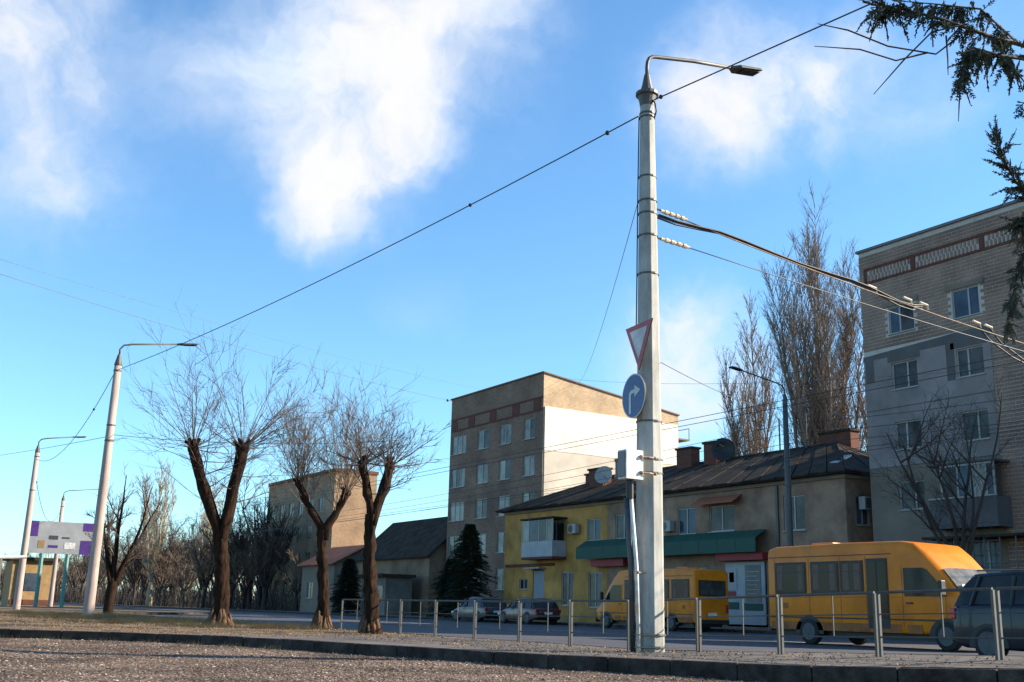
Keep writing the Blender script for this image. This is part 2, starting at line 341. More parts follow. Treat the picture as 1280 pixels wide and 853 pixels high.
# gravel lot: gently uneven sheet
g = MB(); nx, ny = 130, 110; X0, X1, Y0, Y1 = -40.0, 12.0, -30.0, 12.0
def gz(x, y): return -0.155 + 0.03 * noise.noise(Vector((x*0.35, y*0.35, 0))) + 0.012 * noise.noise(Vector((x*1.7, y*1.7, 3)))
for j in range(ny + 1):
    for i in range(nx + 1):
        x = X0 + (X1-X0)*i/nx; y = Y0 + (Y1-Y0)*j/ny; g.v.append((x, y, gz(x, y)))
for j in range(ny):
    for i in range(nx):
        a = j*(nx+1)+i; g.f.append((a, a+1, a+nx+2, a+nx+1))
struct(g.build('gravel_lot', m_gravel, smooth=True))

# kerb line between the lot and the pavement
KP = [(30, 11.0), (4, 11.0), (-4.5, 10.95), (-7.3, 10.45), (-9.2, 9.75), (-11.5, 9.3), (-13.6, 8.65), (-16.5, 7.85), (-20.1, 6.7), (-22.3, 5.1), (-23.8, 3.1), (-25.0, 0.3), (-26.0, -5), (-26.4, -16), (-26.6, -60)]
def catmull(pts, step):
    P = [Vector((p[0], p[1], 0)) for p in pts]; out = []
    for i in range(1, len(P) - 2):
        n = max(2, int((P[i+1]-P[i]).length / 0.1))
        for k in range(n):
            t = k / n; a, b, c_, d = P[i-1], P[i], P[i+1], P[i+2]
            out.append(0.5*((2*b) + (c_-a)*t + (2*a-5*b+4*c_-d)*t*t + (3*b-a-3*c_+d)*t**3))
    res = [out[0]]; acc = 0
    for a, b in zip(out, out[1:]):
        acc += (b-a).length
        if acc >= step: res.append(b); acc = 0
    return res
KC = catmull(KP, 0.97)
def knormal(i):
    t = (KC[min(i+1, len(KC)-1)] - KC[max(i-1, 0)]).normalized(); return Vector((t.y, -t.x, 0))   # towards the pavement (north/left)
kerb = bpy.data.objects.new('kerb', None); col.objects.link(kerb); struct(kerb)
for i in range(len(KC) - 1):
    a, b = KC[i], KC[i+1]
    na = knormal(i); d = (b-a).normalized()
    a2 = a + d*0.006; b2 = b - d*0.006; n2 = Vector((d.y, -d.x, 0))
    if n2.y < 0 and a.x > -20: n2 = -n2
    n2 = na if na.dot(n2) > 0 else na
    za, zb = pz(a.x, a.y) + 0.012 + random.uniform(-.006, .006), pz(b.x, b.y) + 0.012 + random.uniform(-.006, .006)
    w = 0.16; jog = n2 * random.uniform(-.008, .008)
    p = [a2+jog, b2+jog, b2+n2*w+jog, a2+n2*w+jog]
    MB().quadbox([(q.x, q.y, -0.3) for q in p] + [(p[0].x, p[0].y, za), (p[1].x, p[1].y, zb), (p[2].x, p[2].y, zb), (p[3].x, p[3].y, za)]).build('kerb_stone', m_kerb, kerb, bevel=0.012)

ROAD_Y0, ROAD_Y1 = 12.15, 36.0
def sheet(name, poly, zf, m):
    vs = [Vector((p[0], p[1], 0)) for p in poly]
    tris = tessellate_polygon([vs])
    g = MB(); g.v = [(p[0], p[1], zf(p[0])) for p in poly]
    for t in tris:
        a, b, c_ = (Vector(g.v[k]) for k in t)
        g.f.append(tuple(t) if (b-a).cross(c_-a).z > 0 else tuple(reversed(t)))
    return struct(g.build(name, m))
inner = [KC[i] + knormal(i)*0.155 for i in range(len(KC))]
kr = [i for i, p in enumerate(inner) if p.x > -21.0]; kl = [i for i, p in enumerate(inner) if p.x <= -21.0]
g = MB()
for i in kr + kl[:1]:
    p = inner[i]
    for k in range(7): y = p.y + (ROAD_Y0 - p.y)*k/6; g.v.append((p.x, y, pz(p.x, y)))
for i in range(len(kr)):
    for k in range(6): a = i*7 + k; g.f.append((a, a+1, a+8, a+7))
nb = len(g.v); poly = [(inner[i].x, inner[i].y) for i in kl] + [(-26.7, -60), (-700, -60), (-700, 22), (-72, 22), (-58, ROAD_Y0), (inner[kl[0]].x, ROAD_Y0)]
g.v += [(x, y, 0.0) for x, y in poly]
for t_ in tessellate_polygon([[Vector((x, y, 0)) for x, y in poly]]):
    a, b, c_ = (Vector(g.v[nb+k]) for k in t_); g.f.append(tuple(nb+k for k in (t_ if (b-a).cross(c_-a).z > 0 else reversed(t_))))
struct(g.build('verge', m_soil))
# paved footway strip along the kerb
m_paver = brick_mat('footway_pavers', (0.085, 0.068, 0.055), (0.135, 0.112, 0.09), (0.04, 0.033, 0.027), 0.3, 0.3, 0.02, 0.4)
n = m_paver.node_tree.nodes
for nd in n:
    if nd.type == 'COMBXYZ': cbn = nd
    if nd.type == 'SEPXYZ': spn = nd
m_paver.node_tree.links.new(spn.outputs['X'], cbn.inputs['X']); m_paver.node_tree.links.new(spn.outputs['Y'], cbn.inputs['Y'])
ki = [i for i, p in enumerate(inner) if -22.0 < p.x < 18]
g = MB()
for i in ki:
    for k in range(4): y = inner[i].y + (ROAD_Y0 - .01 - inner[i].y)*k/3; g.v.append((inner[i].x, y, pz(inner[i].x, y) + .006))
for i in range(len(ki)-1):
    for k in range(3): a = i*4 + k; g.f.append((a, a+1, a+5, a+4))
struct(g.build('pavement', m_paver))
g = MB(); g.quad((-700, ROAD_Y0-.3, -0.12), (200, ROAD_Y0-.3, -0.12), (200, ROAD_Y1+.3, -0.12), (-700, ROAD_Y1+.3, -0.12)); struct(g.build('road', m_asphalt))
g = MB(); ex = [(-58, ROAD_Y0)] + [(-21 + i*2.0, ROAD_Y0) for i in range(21)]
for (xa, ya), (xb, yb) in zip(ex, ex[1:]):
    za, zb = pz(xa, ya) + .011, pz(xb, yb) + .011; g.quadbox([(xa, ya, -.3), (xb, yb, -.3), (xb, yb+.15, -.3), (xa, ya+.15, -.3), (xa, ya, za), (xb, yb, zb), (xb, yb+.15, zb), (xa, ya+.15, za)])
g.quadbox([(-72, 22, -.3), (-58, ROAD_Y0, -.3), (-58, ROAD_Y0+.18, -.3), (-72, 22.18, -.3), (-72, 22, .011), (-58, ROAD_Y0, .011), (-58, ROAD_Y0+.18, .011), (-72, 22.18, .011)]); g.box(-700, -72, 22, 22.18, -.3, .011); g.box(-700, 200, ROAD_Y1-.15, ROAD_Y1, -0.3, 0.012)
struct(g.build('road_kerb', m_kerb))
g = MB(); g.quad((-700, ROAD_Y1, 0.0), (200, ROAD_Y1, 0.0), (200, 60, 0.02), (-700, 60, 0.02)); struct(g.build('far_pavement', mat('far_paving', (0.09, 0.078, 0.06), 0.9, color2=(0.17, 0.15, 0.115), scale=0.8)))
g = MB()
for i in range(60): x = -260 + i*6.0; g.quad((x, 25.4, -0.115), (x+2.6, 25.4, -0.115), (x+2.6, 25.55, -0.115), (x, 25.55, -0.115))
struct(g.build('lane_marking', mat('road_paint', (0.5, 0.5, 0.48), 0.8, var=0.25, scale=5)))
# concrete apron in the near right corner of the lot
g = MB(); g.loft([[(-7.75, 9.75, -.3), (-6.6, 6.5, -.3), (3, 5.5, -.3), (6, 10.9, -.3), (-4.6, 10.85, -.3), (-6.9, 10.45, -.3)], [(-7.75, 9.75, -.12), (-6.6, 6.5, -.13), (3, 5.5, -.1), (6, 10.9, .03), (-4.6, 10.85, .02), (-6.9, 10.45, -.02)]])
struct(g.build('concrete_apron', m_conc))

# loose stones on the lot
ico = [(0,0,1)] + [(0.894*math.cos(R(72*k)), 0.894*math.sin(R(72*k)), 0.3) for k in range(5)]
g = MB(); rnd = random.Random(3)
def kerb_y(x):   # rough south edge of the kerb
    best = min(KC, key=lambda p: abs(p.x - x)); return best.y
KYT = {round(-26 + i*0.5, 1): kerb_y(-26 + i*0.5) for i in range(60)}
for i in range(40000):
    x = rnd.uniform(-24, -6.5); y = rnd.uniform(-1, 10.3)
    ky = KYT.get(round(round(x*2)/2, 1), 9)
    if y > ky - 0.05: continue
    if y < -0.13*x*0.55 - 1.5: continue
    r = 0.007 + 0.020 * rnd.random()**2.6
    b = len(g.v); z0 = gz(x, y); an = rnd.uniform(0, 6.28); sx, sy, sz = rnd.uniform(.7, 1.5), rnd.uniform(.7, 1.2), rnd.uniform(.4, .8)
    for p in ico:
        jx = 1 + rnd.uniform(-.25, .25)
        px, py = p[0]*sx*jx*r, p[1]*sy*jx*r
        g.v.append((x + px*math.cos(an) - py*math.sin(an), y + px*math.sin(an) + py*math.cos(an), z0 + p[2]*sz*r*jx + r*0.1))
    for k in range(5): g.f.append((b, b+1+k, b+1+(k+1) % 5))
    low = len(g.v)
    g.f.append((b+5, b+4, b+3, b+2, b+1))
tag(g.build('gravel_stones', m_stone), 'loose grey and brown gravel scattered over the lot', 'gravel', kind='stuff')

def grass(name, spots, label, hgt=(0.05, 0.16), m=m_drygrass, seed=1):
    r = random.Random(seed); g = MB()
    for (cx, cy, rad, n) in spots:
        for k in range(n):
            a = r.uniform(0, 6.28); q = rad * math.sqrt(r.random()); x = cx + q*math.cos(a); y = cy + q*math.sin(a)
            z = pz(x, y); h = r.uniform(*hgt); la = r.uniform(0, 6.28); ln = r.uniform(.2, 1.0)*h; w = 0.006
            g.v += [(x - w, y, z), (x + w, y + w, z), (x + ln*math.cos(la), y + ln*math.sin(la), z + h)]
            b = len(g.v) - 3; g.f.append((b, b+1, b+2))
    return tag(g.build(name, m), label, 'grass', kind='stuff')
sp = [(random.uniform(-52, -27), random.uniform(6.0, 11.7), random.uniform(.3, .9), 130) for _ in range(70)]
sp += [(-39.6, 8.0, .9, 500), (-38.5, 7.4, .8, 350), (-41, 8.7, 1.1, 450), (-44.5, 9.4, 1.0, 500), (-47, 8.6, 1.2, 500), (-36, 9.6, .9, 300)]
grass('dry_grass', sp, 'tufts of dry straw-coloured grass on the verge', (0.05, 0.2))
sp = []
for i, p in enumerate(KC):
    if p.x < -19: q = p - knormal(i)*0.2; sp.append((q.x, q.y, .3, 60))
g2 = grass('kerb_grass', sp, 'thin dry grass growing along the foot of the kerb', (0.03, 0.1), seed=4); g2.location.z = -0.16

g = MB(); rnd = random.Random(12)
for i in range(16000):
    if i % 6: x = rnd.uniform(-48, -20); y = rnd.uniform(3.5, 12.0)
    else: x = rnd.uniform(-20, -6); y = rnd.uniform(8.8, 12.0)
    ky = KYT.get(round(round(x*2)/2, 1), 9) if x > -25.5 else -9
    if y < ky + .1: continue
    z = pz(x, y) + .012; r = rnd.uniform(.008, .03); a = rnd.uniform(0, 6.28); c_, s_ = math.cos(a)*r, math.sin(a)*r; t1, t2 = rnd.uniform(0, r), rnd.uniform(0, r)
    b = len(g.v); g.v += [(x + c_, y + s_, z + t1), (x - s_*.5, y + c_*.5, z), (x - c_, y - s_, z + t2), (x + s_*.5, y - c_*.5, z)]; g.f.append((b, b+1, b+2, b+3))
tag(g.build('leaf_litter', mat('leaf_litter', (0.06, 0.035, 0.018), 0.9, color2=(0.30, 0.19, 0.085), scale=9, detail=2)), 'brown leaf litter and crumbs scattered over verge and footway', 'leaf litter', kind='stuff')

# ------------------------------------------------------------------ street poles
def bands(mb, c, z, r, h=0.03, sides=16):
    mb.tube([(c[0], c[1], z - h/2), (c[0], c[1], z + h/2)], r, sides)
def luminaire(t, p, d, ln=0.62, m=m_steel):
    """flat street light head starting at p pointing along unit vector d"""
    d = Vector(d).normalized(); side = d.cross(Vector((0, 0, 1))).normalized(); upv = side.cross(d)
    p = Vector(p)
    secs = []
    for f, w, h in ((0, .045, .05), (.10, .09, .055), (.22, .15, .06), (.92, .16, .045), (1.0, .14, .025)):
        q = p + d*ln*f
        secs.append([q - side*w - upv*h*.5, q + side*w - upv*h*.5, q + side*w*.85 + upv*h*.5, q - side*w*.85 + upv*h*.5])
    hsg = MB().loft(secs).build('lamp_housing', m, t, bevel=0.01)
    a = p + d*ln*.34 - upv*.036; b = p + d*ln*.93 - upv*.036
    MB().quadbox([a - side*.1 - upv*.012, b - side*.1 - upv*.012, b + side*.1 - upv*.012, a + side*.1 - upv*.012, a - side*.1 + upv*.006, b - side*.1 + upv*.006, b + side*.1 + upv*.006, a + side*.1 + upv*.006]).build('lens', m_black, hsg)

PX, PY = -13.57, 11.08
pole = thing('street_light_pole', (PX, PY, 0), 'tall grey octagonal street light pole in the foreground carrying two road signs', 'street light', 'street light poles')
sides = 8
mb = MB(); secs = []
for z, r in ((-0.25, .232), (0.0, .230), (1.0, .226), (3.0, .215), (6.0, .178), (9.25, .125)):
    secs.append([(PX + r*math.cos(R(22.5 + 45*k)), PY + r*math.sin(R(22.5 + 45*k)), z + pz(PX)) for k in range(8)])
mb.loft(secs); mb.build('shaft', m_pole, pole, bevel=0.008)
mb = MB(); mb.loft([[(PX + r*math.cos(R(22.5*k)), PY + r*math.sin(R(22.5*k)), z) for k in range(16)] for z, r in ((9.2, .128), (9.27, .135), (9.38, .165), (9.40, .20), (9.455, .20), (9.46, .15))])
mb.build('collar', m_steel, pole)
mb = MB()
for k in range(8):
    a = R(45*k + 22.5); d = Vector((math.cos(a), math.sin(a), 0)); sd = Vector((-d.y, d.x, 0))*.008
    q = Vector((PX, PY, 0))
    mb.prism([q + d*.05 + Vector((0, 0, 9.24)) - sd, q + d*.19 + Vector((0, 0, 9.41)) - sd, q + d*.05 + Vector((0, 0, 9.41)) - sd], sd*2)
mb.build('collar_ribs', m_steel, pole)
mb = MB(); mb.loft([[(PX + r*math.cos(R(30*k)), PY + r*math.sin(R(30*k)), z) for k in range(12)] for z, r in ((9.455, .125), (9.62, .085), (9.80, .05), (9.82, .04))])
mb.build('cone_cap', m_steel, pole, smooth=False)
arm = [(PX, PY, 9.7), (PX, PY, 9.95), (PX, PY + .015, 10.06), (PX, PY + .06, 10.15), (PX, PY + .13, 10.20), (PX, PY + .24, 10.225), (PX, PY + 1.1, 10.41), (PX, PY + 2.02, 10.56)]
MB().tube(arm, .034, 10).build('lamp_arm', m_steel, pole, smooth=True)
luminaire(pole, (PX, PY + 2.0, 10.555), (0, 1, .17), .72)
for z, r in ((9.05, .133), (8.98, .134), (7.87, .148), (7.43, .158), (7.2, .160), (6.80, .167), (6.12, .178), (3.62, .208), (3.0, .212), (2.78, .213), (.29, .235), (.11, .236)):
    mb = MB(); bands(mb, (PX, PY), z, r + .006, .026); mb.build('clamp_band', m_steel, pole)
# rag-insulated brackets for the overhead cables
for z in (7.34, 6.82):
    mb = MB(); mb.tube([(PX, PY + .1, z), (PX, PY + .36, z + .0)], .018, 6); mb.build('hook', m_steel, pole)
mb = MB(); mb.tube([(PX + .13, PY + .02, 9.28), (PX + .16, PY + .05, 9.2), (PX + .19, PY + .05, 9.05), (PX + .15, PY + .03, 8.93)], .014, 6); mb.build('jumper_cable', m_cable, pole, smooth=True)
mb = MB(); mb.tube([(PX - .53*q, PY - .85*q, z) for z, q in ((9.0, .142), (7.4, .172), (6.0, .190), (5.2, .203))], .011, 5); mb.build('riser_cable', m_cable, pole)

# signs mounted on the lot-facing side of the pole
def sign_tri():
    t = thing('give_way_sign', (-13.5, 10.8, 4.45), 'triangular red-bordered give way sign, point down, high on the foreground pole', 'road sign')
    y = 10.82; cx_, top, bot, hw = -13.46, 5.20, 4.43, .42
    def tri(k, yy):
        cz = (2*top + bot)/3
        return [(cx_ + (x-cx_)*k, yy, cz + (z-cz)*k) for x, z in ((cx_-hw, top), (cx_, bot), (cx_+hw, top))]
    MB().prism(tri(1, y), (0, .02, 0)).build('plate_back', m_steel, t)
    MB().prism(tri(1, y - .004), (0, .003, 0)).build('red_border', m_red, t)
    MB().prism(tri(.66, y - .008), (0, .003, 0)).build('white_field', m_signw, t)
    MB().box(-13.6, -13.32, 10.84, 10.92, 4.93, 4.97).build('bracket', m_steel, t)
def sign_round():
    t = thing('turn_right_sign', (-13.55, 10.8, 3.65), 'round blue sign with a white right-turn arrow under the give way sign', 'road sign')
    y = 10.78; c0 = (-13.55, 4.01); r = .365
    def disc(rr, yy): return [(c0[0] + rr*math.cos(2*math.pi*k/40), yy, c0[1] + rr*math.sin(2*math.pi*k/40)) for k in range(40)]
    MB().prism(disc(r, y), (0, .02, 0)).build('plate_back', m_steel, t)
    MB().prism(disc(r, y - .004), (0, .003, 0)).build('white_rim', m_signw, t)
    MB().prism(disc(r*.94, y - .008), (0, .003, 0)).build('blue_field', m_blue, t)
    def P(pts): return [(c0[0] + x*r, y - .012, c0[1] + z*r) for x, z in pts]
    mb = MB()
    mb.prism(P([(-.36, -.78), (-.20, -.78), (-.20, .0), (-.36, .0)]), (0, .003, 0))
    arc = [(-.36, 0), (-.33, .14), (-.24, .24), (-.10, .28), (.12, .28), (.12, .12), (-.08, .12), (-.16, .09), (-.20, 0)]
    mb.prism(P(arc), (0, .003, 0))
    mb.prism(P([(.12, .47), (.62, .20), (.12, -.07)]), (0, .003, 0))
    mb.build('turn_arrow', m_signw, t)
    MB().box(-13.66, -13.42, 10.80, 10.92, 3.98, 4.02).build('bracket', m_steel, t)
sign_tri(); sign_round()
for o_ in col.objects:
    if o_.name in ('give_way_sign', 'turn_right_sign'): o_.rotation_euler.z = R(-8); o_.location.y -= .03

# control box and conduits
t = thing('control_box', (-13.46, 10.6, 2.62), 'white metal control box strapped to the foreground pole, dark cable inlet below', 'box')
MB().box(-13.57, -13.35, 10.44, 10.78, 2.64, 3.10).build('housing', m_white, t, bevel=0.008)
MB().box(-13.55, -13.37, 10.42, 10.437, 2.67, 3.07).build('door_panel', mat('box_grey', (0.16, 0.16, 0.16), .6, var=.15), t, bevel=.004)
MB().box(-13.66, -13.572, 10.46, 10.56, 2.70, 2.98).build('side_module', m_darksteel, t, bevel=.006)
mb = MB(); mb.tube([(-13.47, 10.60, 2.64), (-13.48, 10.61, 2.34)], .06, 8); mb.build('cable_inlet', m_black, t)
for z in (3.0, 2.75):
    mb = MB(); mb.tube([(-13.35, 10.72, z), (-13.30, 10.86, z), (-13.34, 11.02, z)], .014, 6); mb.ball((-13.335, 10.73, z), .034); mb.ball((-13.325, 11.0, z), .028); mb.build('strap_bolt', m_rust, t)
    mb = MB(); mb.ball((-13.60, 10.43, z - .06), .03); mb.build('hinge_bolt', m_rust, t)
t = thing('conduit_pipe', (PX + .08, PY - .29, 0), 'slim light grey conduit pipe rising from the footway to the control box', 'pipe')
MB().tube([(PX + .08, PY - .29, -.1), (PX + .09, PY - .34, 1.3), (-13.46, 10.62, 2.36)], .032, 10).build('pipe', m_white, t, smooth=True)
mb = MB(); mb.tube([(PX + .1, PY - .33, 1.22), (PX + .12, PY - .16, 1.22)], .012, 6); mb.ball((PX + .13, PY - .34, 1.22), .024); mb.build('bolt', m_rust, t)
for z in (.29, .11):
    mb = MB(); mb.tube([(PX - .14, PY - .3, z), (PX + .16, PY - .34, z), (PX + .26, PY - .12, z)], .010, 5); mb.build('strap', m_rust, t)
t = thing('dark_conduit', (PX - .03, PY - .33, 0), 'dark grey conduit pipe running beside the light one', 'pipe')
MB().tube([(PX - .03, PY - .31, -.1), (PX + .0, PY - .38, 1.3), (-13.53, 10.58, 2.36)], .042, 10).build('pipe', m_darksteel, t, smooth=True)

def far_pole(loc, h, r0, r1, label, m, armlen, armdir, rise, wraps=(), lean=(0, 0)):
    t = thing('street_light_pole', loc, label, 'street light', 'street light poles')
    x, y, z = loc
    def at(f): return (x + lean[0]*f, y + lean[1]*f, z + h*f)
    MB().tube([(x, y, z - .3), at(0), at(.5), at(.96)], [r0*1.02, r0, (r0+r1)/2, r1], 12).build('shaft', m, t, smooth=True)
    MB().tube([at(.955), at(.965), at(1.0)], [r1*1.05, r1*1.02, r1*.45], 12).build('cone_cap', m_steel, t)
    p = Vector(at(1.0)); d = Vector(armdir).normalized()
    pts = [p - Vector((0, 0, .1)), p + Vector((0, 0, .2)), p + Vector((0, 0, .36)) + d*.12, p + Vector((0, 0, .44)) + d*.4, p + Vector((0, 0, .44 + rise)) + d*armlen]
    MB().tube(pts, .033, 8).build('lamp_arm', m_steel, t, smooth=True)
    luminaire(t, pts[-1], (d.x, d.y, rise/armlen), .75)
    for f in wraps:
        mb = MB(); q = at(f); rr = r0 + (r1-r0)*f + .012; bands(mb, q, q[2], rr, .05, 12); mb.build('clamp_band', m_steel, t)
    return t
far_pole((-39.6, 8.0, 0), 9.15, .19, .125, 'pinkish concrete street light pole at the left edge of the verge', m_pole2, 2.0, (0, 1, 0), .25, (.96, .935, .72, .66), (0, .05))
far_pole((-65.9, 9.55, 0), 9.0, .2, .13, 'concrete street light pole second in the row, left of the pinkish one', m_pole2, 1.75, (0, 1, 0), .22, (.93, .72), (0, .04))
far_pole((-96.0, 16.4, 0), 8.9, .2, .13, 'most distant street light pole in the row, behind the billboard', m_pole2, 2.6, (0, 1, 0), .3, (.9,))
far_pole((-35.0, 36.6, 0), 10.6, .17, .12, 'grey street light pole on the far side in front of the low house', m_steel, 2.6, (0, -1, 0), .3, (.8, .6))
far_pole((-13.5, 37.0, 0), 9.5, .18, .12, 'street light pole on the far side beside the right brick block', m_steel, 2.2, (0, -1, 0), .3, (.8, .68))
far_pole((24.0, 16.3, 0.2), 9.4, .2, .12, 'street light pole up the road behind the camera', m_pole, 2.2, (0, 1, 0), .3, (.9,))

# ------------------------------------------------------------------ overhead lines
def wire(a, b, r, sag, label, m=m_wire, n=14, name='overhead_wire', extra=None):
    a, b = Vector(a), Vector(b); mid = (a+b)/2; g = MB()
    pts = [a.lerp(b, i/n) - Vector((0, 0, sag*4*(i/n)*(1-i/n))) for i in range(n+1)]
    g.tube(pts, r, 5)
    if extra:
        for f, rr in extra:
            q = a.lerp(b, f) - Vector((0, 0, sag*4*f*(1-f))); g.ball(q, rr)
    o = g.build(name, m, origin=a, smooth=True)
    return tag(o, label, 'wire', 'overhead wires')
wire((-13.67, 10.96, 9.02), (-39.5, 8.12, 8.62), .012, .25, 'black cable from the foreground pole top down to the pinkish pole', m_cable, extra=[(.03, .045), (.19, .04)])
wire((-13.42, 11.12, 9.28), (24.0, 16.3, 9.0), .012, .0, 'black cable from the foreground pole top running off over the upper right edge', m_cable, extra=[(.004, .04)])
wire((-39.7, 7.98, 8.5), (-65.8, 9.6, 8.2), .013, 1.1, 'slack cable between the pinkish pole and the second concrete pole', m_cable, extra=[(.17, .05)])
wire((-66.0, 9.6, 7.6), (-96, 16.3, 7.6), .016, 1.7, 'slack cable between the two farthest poles', m_cable, extra=[(.07, .06)])
# feeder across the road from the foreground pole
fx = PX
g = MB()
for dx, dz in ((0, 0), (.02, .012), (-.012, -.02)):
    g.tube([(fx+dx, y, z + dz*k) for y, z, k in ((11.3, 7.22, 1.5), (11.7, 7.19, 1.8), (12.2, 7.20, 1.2), (12.7, 7.22, .8), (13.3, 7.17, .7), (14.0, 7.09, .7), (14.7, 7.02, .7), (15.5, 6.975, .7), (16.1, 6.955, .9), (16.6, 6.90, 1.4), (17.1, 6.81, 2), (17.5, 6.74, 2.6), (17.9, 6.73, 3), (18.2, 6.79, 2.5))], .0155, 6)
tag(g.build('feeder_cable', m_cable, origin=(fx, 11.3, 7.2), smooth=True), 'thick black feeder cable sagging from the foreground pole out over the road', 'cable')
wire((fx, 11.4, 7.33), (-13.5, 37.0, 6.6), .012, .55, 'rust-brown span wire over the road beside the thick feeder cable', m_rust)
wire((fx, 11.4, 6.82), (-13.5, 37.0, 6.2), .009, .25, 'thin lower span wire crossing the road under the feeder cable', m_wire)
def insulator(p, q, label):
    p, q = Vector(p), Vector(q); t = thing('strain_insulator', p, label, 'insulator', 'strain insulators')
    d = (q-p)
    MB().tube([p, p + d*.5], .03, 8).build('rod', m_ins, t); 
    for f in (.2, .4, .62, .82):
        MB().tube([p + d*(f-.05), p + d*(f+.05)], .042, 8).build('shed', m_ins, t)
    MB().tube([p + d*.5, q], .026, 8).build('end_rod', m_ins, t)
insulator((fx, 11.36, 7.33), (fx, 11.95, 7.29), 'pale strain insulator at the foreground pole, upper one of two')
insulator((fx, 11.36, 6.82), (fx, 12.0, 6.79), 'pale strain insulator at the foreground pole, lower one of two')
for y, z, lb in ((16.7, 6.93, 'rusty cable clamp nearest the foreground pole on the span wire'), (17.75, 6.87, 'pale cable clamp where the feeder loops back, left one of two'), (18.25, 6.85, 'pale cable clamp where the feeder loops back, right one of two'), (19.95, 6.74, 'pale cable clamp farther out over the road, left one'), (20.35, 6.72, 'pale cable clamp farther out over the road, right one')):
    t = thing('cable_clamp', (fx, y, z), lb, 'clamp', 'cable clamps on the span wire')
    MB().tube([(fx, y - .12, z + .015), (fx, y + .12, z - .012)], .028, 6).build('grip', m_ins, t)
    MB().tube([(fx, y + .08, z), (fx, y + .13, z - .10)], .022, 6).build('lug', m_ins, t)
g = MB()
for dy in (0, .4):
    g.tube([(fx, 20.0 + dy, 6.66), (fx, 20.35 + dy, 6.42), (fx, 21.1 + dy, 6.16), (fx, 22.5 + dy, 5.9), (fx, 26, 5.85)], .017, 6)
tag(g.build('feeder_tail', m_cable, origin=(fx, 20, 6.7), smooth=True), 'pair of black feeder tails dropping from the outer clamps to the right edge', 'cable')
CW = [('nearest', 19.4, 5.75), ('second nearest', 20.0, 5.75), ('third nearest', 27.0, 5.8), ('farthest', 27.6, 5.8)]
for nm, y, z in CW:
    wire((-170, y, z), (40, y, z), .009, .0, nm + ' of the four contact wires running along the road', m_cable, 20, 'contact_wire')
for y, z, nm in ((36.6, 8.3, 'lowest'), (36.6, 8.75, 'middle'), (36.6, 9.2, 'highest')):
    wire((-35, y, z), (-110, y + 1.5, z - .3), .012, .5, nm + ' of three lines running left from the far grey pole past the low house', m_cable, 16)
    wire((-35, y, z), (-13.5, 37, z - .3), .012, .3, nm + ' of three lines running right from the far grey pole past the brick block', m_cable, 12)
wire((-54.86, 3.9, 15.77), (-79.7, 43.6, 17.75), .013, .4, 'wire from the left sky edge to the brick block corner, lower of two', m_wire, extra=[(.985, .12)])
wire((-54.87, 3.81, 16.46), (-76.0, 43.9, 18.3), .008, .4, 'faint wire from the left sky edge to the brick block, upper of two', m_wire)
wire((-39.7, 8.0, 6.2), (-70, 5.0, 8.0), .010, .1, 'thin wire from the middle of the pinkish pole off to the left', m_wire)
wire((-39.5, 8.1, 6.25), (-30.0, 14.6, 5.6), .010, .2, 'short wire from the middle of the pinkish pole into the pollarded tree', m_wire)
wire((-13.7, 10.97, 7.43), (-65.8, 46.6, 17.4), .007, .9, 'hair-thin wire slanting from the foreground pole to the white-ended block', m_wire)
wire((-13.4, 11.2, 4.6), (-35.0, 36.6, 9.9), .007, .25, 'thin wire rising from behind the round sign to the far grey pole', m_wire)
wire((-66, 45.5, 17.7), (-13.5, 37, 9.2), .009, .9, 'long thin wire crossing the sky behind the foreground pole', m_wire)

# ------------------------------------------------------------------ fence
def fence_panel(x0, x1, y, label):
    t = thing('fence_panel', (x0, y, pz(x0)), label, 'fence', 'railing panels along the road')
    def P(x, z): return (x, y, pz(x) + z - (0.03 if x < -17 else 0))
    for x in (x0, x1):
        a, b = P(x, -.12), P(x, .79)
        MB().box(x-.018, x+.018, y-.018, y+.018, a[2], b[2]).build('post', m_steel, t)
    for z, r in ((.80, .021), (.53, .009), (.25, .011)):
        MB().tube([P(x0, z), P(x1, z)], r, 6).build('rail', m_steel, t)
    xm = (x0 + x1)/2 + .12
    a = P(xm, .25)[2]; MB().box(xm-.007, xm+.007, y-.007, y+.007, a, P(xm, .79)[2]).build('bar', m_steel, t)
    return t
xs = -7.9 - 1.7*11
for i in range(15):
    x0 = -26.55 + i*1.695
    ordn = ['first', 'second', 'third', 'fourth', 'fifth', 'sixth', 'seventh', 'eighth', 'ninth', 'tenth', 'eleventh', 'twelfth', 'thirteenth', 'fourteenth', 'fifteenth'][i]
    fence_panel(x0 + .03, x0 + 1.695 - .03, 11.55, ordn + ' panel of the low grey steel railing counted from the trees')

